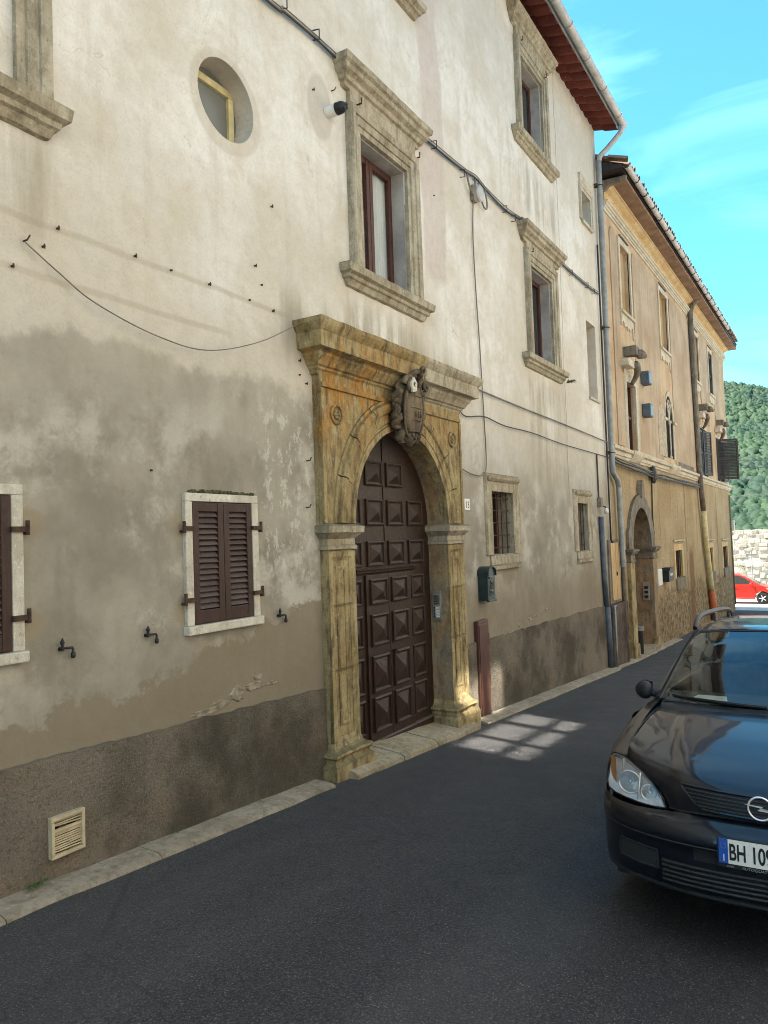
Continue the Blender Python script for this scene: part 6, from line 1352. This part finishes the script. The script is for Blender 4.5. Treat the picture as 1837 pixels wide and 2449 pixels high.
# cabin seen through the glass
cb(MB().add([(1.25, -.66, .985), (1.25, .66, .985), (1.75, .66, .99), (1.75, -.66, .99)], [(0, 1, 2, 3)]).add([(1.75, -.66, .99), (1.75, .66, .99), (1.80, .66, .6), (1.80, -.66, .6)], [(0, 1, 2, 3)]), 'dashboard', 'cabin', smooth=False)
for s_ in (-1, 1):
    b = MB().box(2.35, 2.52, s_*.36-.23, s_*.36+.23, .55, 1.12).box(2.42, 2.52, s_*.36-.13, s_*.36+.13, 1.14, 1.32); cb(b, 'seat', 'cabin', bevel=.05)
cb(MB().tube([(1.86+.05*math.sin(R(t)), -.36+.185*math.cos(R(t)), 1.0+.17*math.sin(R(t))) for t in range(0, 361, 15)], .016, 8), 'steering_wheel', 'cabin')
cb(MB().add([(1.32, .28, 1.000), (1.32, .50, 1.000), (1.44, .47, 1.012), (1.44, .30, 1.012)], [(0, 1, 2, 3)]), 'dashboard_paper', 'paper', smooth=False)
cb(MB().tube([(1.98, 0, 1.36), (1.95, .0, 1.30)], .012, 6).box(1.94, 1.965, -.11, .11, 1.255, 1.32), 'rear_view_mirror', 'plastic', bevel=.01)
cb(MB().box(.35, 4.1, -.74, .74, .19, .30), 'underbody', 'black', smooth=False)
cb(MB().box(.22, 1.15, -.60, .60, .28, .56).box(1.2, 4.1, -.75, .75, .30, .55), 'floor_pan', 'black', smooth=False)

# ------------------------------------------------------------------ red hatchback in the sun
RC = thing('red_hatchback', 'small red hatchback parked in the sunlit lot beyond the corner', 'car', (42.8, .5, -1.935), unit=1); del RC['_w']
RC.rotation_euler = (0, 0, R(0))
def rb(b, n, m_, p=None, smooth=True, ang=35, bevel=0): return b.build(n, M[m_], p or RC, unit=1, smooth=smooth, ang=ang, bevel=bevel)
# side outline in y (front = -y) and z
def shell(prof, w, ins, tumble=0): 
    rows = []
    for sx_, k in ((-w, 1), (-w*.96, 0), (w*.96, 0), (w, 1)): pass
    b = MB(); n = len(prof)
    L_ = [(-w-0*z+tumble*max(0, z-.85), y, z) for y, z in prof]; Rr = [(w-tumble*max(0, z-.85), y, z) for y, z in prof]
    b.add(L_+Rr, [tuple(range(n)), tuple(range(2*n-1, n-1, -1))]+[(i, i+n, (i+1) % n+n, (i+1) % n) for i in range(n)]); return b
yF, yR = -1.1, 1.27        # wheel centres (local)
lower = [(-1.74, .30), (-1.80, .45), (-1.76, .62), (-1.62, .74), (-1.30, .86), (-.98, .955), (1.70, .98), (1.76, .80), (1.80, .55), (1.74, .28)]
lo = []
for a in range(0, 181, 20): lo.append((yR+.35*math.cos(R(a)), .29+.35*math.sin(R(a))))
lo2 = [(yF+.35*math.cos(R(a)), .29+.35*math.sin(R(a))) for a in range(0, 181, 20)]
rb(shell(lower+[(yR+.36, .24)]+lo+[(yF+.36, .22)]+lo2, .82, 0), 'body', 'redpaint', smooth=False, bevel=.035)
gh = [(-1.0, .94), (-.55, 1.22), (-.25, 1.40), (.1, 1.49), (.9, 1.50), (1.45, 1.42), (1.70, .96)]
rb(shell(gh, .80, 0, .28), 'cabin_shell', 'redpaint', smooth=False, bevel=.03)
for sx_ in (-1, 1):
    def sidep(pts, out=.004): return [(sx_*(.80-.28*max(0, z-.85)+out), y, z) for y, z in pts]
    for pts, nm in (([(-.72, 1.0), (-.42, 1.23), (-.14, 1.39), (.20, 1.43), (.20, 1.0)], 'front_door_glass'), ([(.27, 1.0), (.27, 1.43), (.85, 1.42), (1.02, 1.0)], 'rear_door_glass'), ([(1.08, 1.0), (.95, 1.40), (1.25, 1.36), (1.45, 1.02)], 'quarter_glass')):
        p = sidep(pts, .008); rb(MB().add(p, [tuple(range(len(p)))]), nm, 'glass_dark', smooth=False)
    for yy in (.235, -.80, 1.06): rb(MB().tube([(sx_*.824, yy, .3), (sx_*.824, yy, .93)], .005, 5), 'door_gap', 'black')
    rb(MB().box(sx_*.83-.012, sx_*.83+.012, .0, .18, .80, .83), 'door_handle', 'redpaint', bevel=.008); rb(MB().box(sx_*.822-.008, sx_*.822+.008, -.72, .9, .42, .46), 'rub_strip', 'redpaint', bevel=.006)
    rb(MB().ball((sx_*.90, -.60, 1.02), .085, 10, 8, (1, .7, .8)), 'door_mirror', 'redpaint')
    rb(MB().add([(sx_*.80, -1.66, .60), (sx_*.825, -1.30, .74), (sx_*.825, -1.28, .82), (sx_*.79, -1.55, .76)], [(0, 1, 2, 3)]), 'headlamp', 'chrome_s', smooth=False)
    for yw in (yF, yR):
        WH = rb(MB().lathe([(.17, -.08), (.25, -.085), (.288, -.07), (.292, 0), (.288, .07), (.25, .085), (.17, .08)], (sx_*.75, yw, .292), 'x', 28), 'wheel', 'rubber', ang=50)
        rb(MB().lathe([(.19, sx_*.075), (.17, sx_*.05), (.06, sx_*.06), (0, sx_*.07)], (sx_*.75, yw, .292), 'x', 20), 'rim', 'iron', WH)
        for k in range(5): t = R(72*k); rb(MB().tube([(sx_*.82, yw, .292), (sx_*.815, yw+.175*math.cos(t), .292+.175*math.sin(t))], .026, 6), 'spoke', 'alloy', WH)
rb(MB().add([(-.66, -.97, .97), (.66, -.97, .97), (.60, -.28, 1.40), (-.60, -.28, 1.40)], [(0, 1, 2, 3)]), 'windscreen', 'glass_dark', smooth=False)
# ------------------------------------------------------------------ far end of the street (metres)
WL = thing('rubble_wall', 'bright sunlit rubble stone wall behind the red car', 'wall', (48, 0, -1.95), unit=1)
MB().box(47.985, 48.6, -13, 16, -2.6, 1.45).build('core', M['rubble'], WL, unit=1)
rk = random.Random(4); protos = []
for k in range(6):
    w, h = rk.uniform(.24, .5), rk.uniform(.18, .26); b = MB().box(-.12, .1, -w/2, w/2, -h/2, h/2); b = b.jitter(.06, 3.1, k*7); protos.append((b.build('stone', M['rubble'], WL, unit=1, bevel=.03), w, h))
used = set(); cnt = 0; z = -1.9; row = 0
while z < 1.55:
    y = -2.6+rk.uniform(0, .3); hh = rk.uniform(.17, .27)
    while y < 1.9 and cnt < 298:
        k = rk.randrange(6); o, w, h = protos[k]
        if k in used: o2 = o.copy(); lnk(o2, WL)
        else: used.add(k); o2 = o
        o2.location = (48.06+rk.uniform(-.05, .03), y+w/2, z+hh/2+rk.uniform(-.02, .02)); o2.rotation_euler = (R(rk.uniform(-5, 5)), 0, 0); o2.scale = (1, 1, hh/h*.98); o2['_w'] = (0, 0, 0); y += w-.01; cnt += 1
    z += hh; row += 1
b = MB()
for i in range(60): 
    y = -13+i*.48; b.box(47.95, 48.7, y, y+.44, 1.5+rk.uniform(-.06, .06), 1.66+rk.uniform(-.05, .08))
b.jitter(.05, 3).build('coping', M['rubble'], WL, unit=1)
tag(MB().tube([(47.7, .35, -1.95), (47.7, .35, .55)], .03, 8).build('sign_post', M['zinc'], unit=1, loc=(47.7, .35, -1.95)), 'thin grey post in front of the sunlit rubble wall', 'post')
def bush(c, r, n, seed, label):
    rk = random.Random(seed); b = MB()
    for i in range(n):
        d = Vector((rk.gauss(0, 1), rk.gauss(0, 1), rk.gauss(0, 1))).normalized()*r*rk.random()**.4; p = Vector(c)+Vector((d.x, d.y, d.z*.8)); s1 = r*rk.uniform(.10, .2); u = Vector((rk.gauss(0, 1), rk.gauss(0, 1), rk.gauss(0, 1))).normalized(); v = u.cross(Vector((rk.gauss(0, 1), rk.gauss(0, 1), rk.gauss(0, 1)))).normalized()
        b.add([p-u*s1, p-v*s1*.5, p+u*s1, p+v*s1*.5], [(0, 1, 2, 3)])
    return tag(b.build('bush', M['leaf'], unit=1, loc=(c[0], c[1], c[2]-r)), label, 'bush')
bush((47.6, -1.0, -1.2), .55, 260, 3, 'small green bush at the foot of the sunlit rubble wall'); bush((47.85, .95, -.35), .22, 90, 5, 'little plant growing out of the rubble wall')
for k, (z, zr, x, m_, la) in enumerate(((5.03, 4.93, 38, 'cable_d', 'highest of three overhead wires crossing in front of the hill'), (4.81, 4.66, 39, 'cable_d', 'middle one of three overhead wires crossing in front of the hill'), (3.36, 3.40, 38, 'cable_w', 'pale lowest overhead wire crossing in front of the hill'))):
    p = [(x-1.6, .8, z+.02), (x, .2, z), (x, -1.4, zr), (x+.2, -4, zr-.05), (x+.4, -12, zr+.3)]
    tag(MB().tube(crv(p, 4), .016 if k < 2 else .022, 6).build('overhead_wire', M[m_], unit=1, loc=p[0]), la, 'wire', 'overhead wires')
def hill_z(x, y):
    ridge = 78+.33*(y-30)-.0006*(y-30)**2*(1 if y > 30 else -.4)
    t = max(0, min(1, (x-110)/390)); return -4+(ridge+4)*(t*t*(3-2*t))*.0+(ridge+4)*t**1.15+5*mnoise.noise(Vector((x*.012, y*.012, 0)))*t
rows = [[(x, y, hill_z(x, y)) for y in range(-320, 401, 24)] for x in range(70, 641, 19)]
for r in rows[-7:]: pass
tag(MB().grid(rows).build('hill', M['forest'], unit=1, smooth=True), kind='structure')
ico = bmesh.new(); bmesh.ops.create_icosphere(ico, subdivisions=2, radius=1); iv = [v.co.copy() for v in ico.verts]; ico.verts.index_update(); fi = [tuple(v.index for v in f.verts) for f in ico.faces]; ico.free()
vv, ff = [], []; rk = random.Random(9)
def crown(p, r):
    n = len(vv); o = Vector((rk.random()*90, rk.random()*90, rk.random()*90))
    for q in iv:
        k = 1+.5*mnoise.noise(q*1.6+o)+.22*mnoise.noise(q*4.5+o); vv.append((p[0]+q.x*r*k, p[1]+q.y*r*k, p[2]+(q.z*1.25+.55)*r*k))
    ff.extend(tuple(i+n for i in f) for f in fi)
for i in range(7000):
    t = rk.random()**.8; x = 120+390*t; rr = rk.uniform(-.06, .26) if rk.random() < .3 else rk.uniform(.02, .13); y = -4+rr*x; crown((x, y, hill_z(x, y)-.6), rk.uniform(1.0, 2.3)*(.8+.4*t))
me = bpy.data.meshes.new('woodland'); me.from_pydata(vv, [], ff); me.materials.append(M['forest']); me.polygons.foreach_set('use_smooth', [True]*len(me.polygons)); fo = bpy.data.objects.new('woodland', me); col.objects.link(fo)
tag(fo, 'dense green woodland covering the hillside', 'woodland', kind='stuff')
for o in scene.objects:
    if '_w' in o: del o['_w']
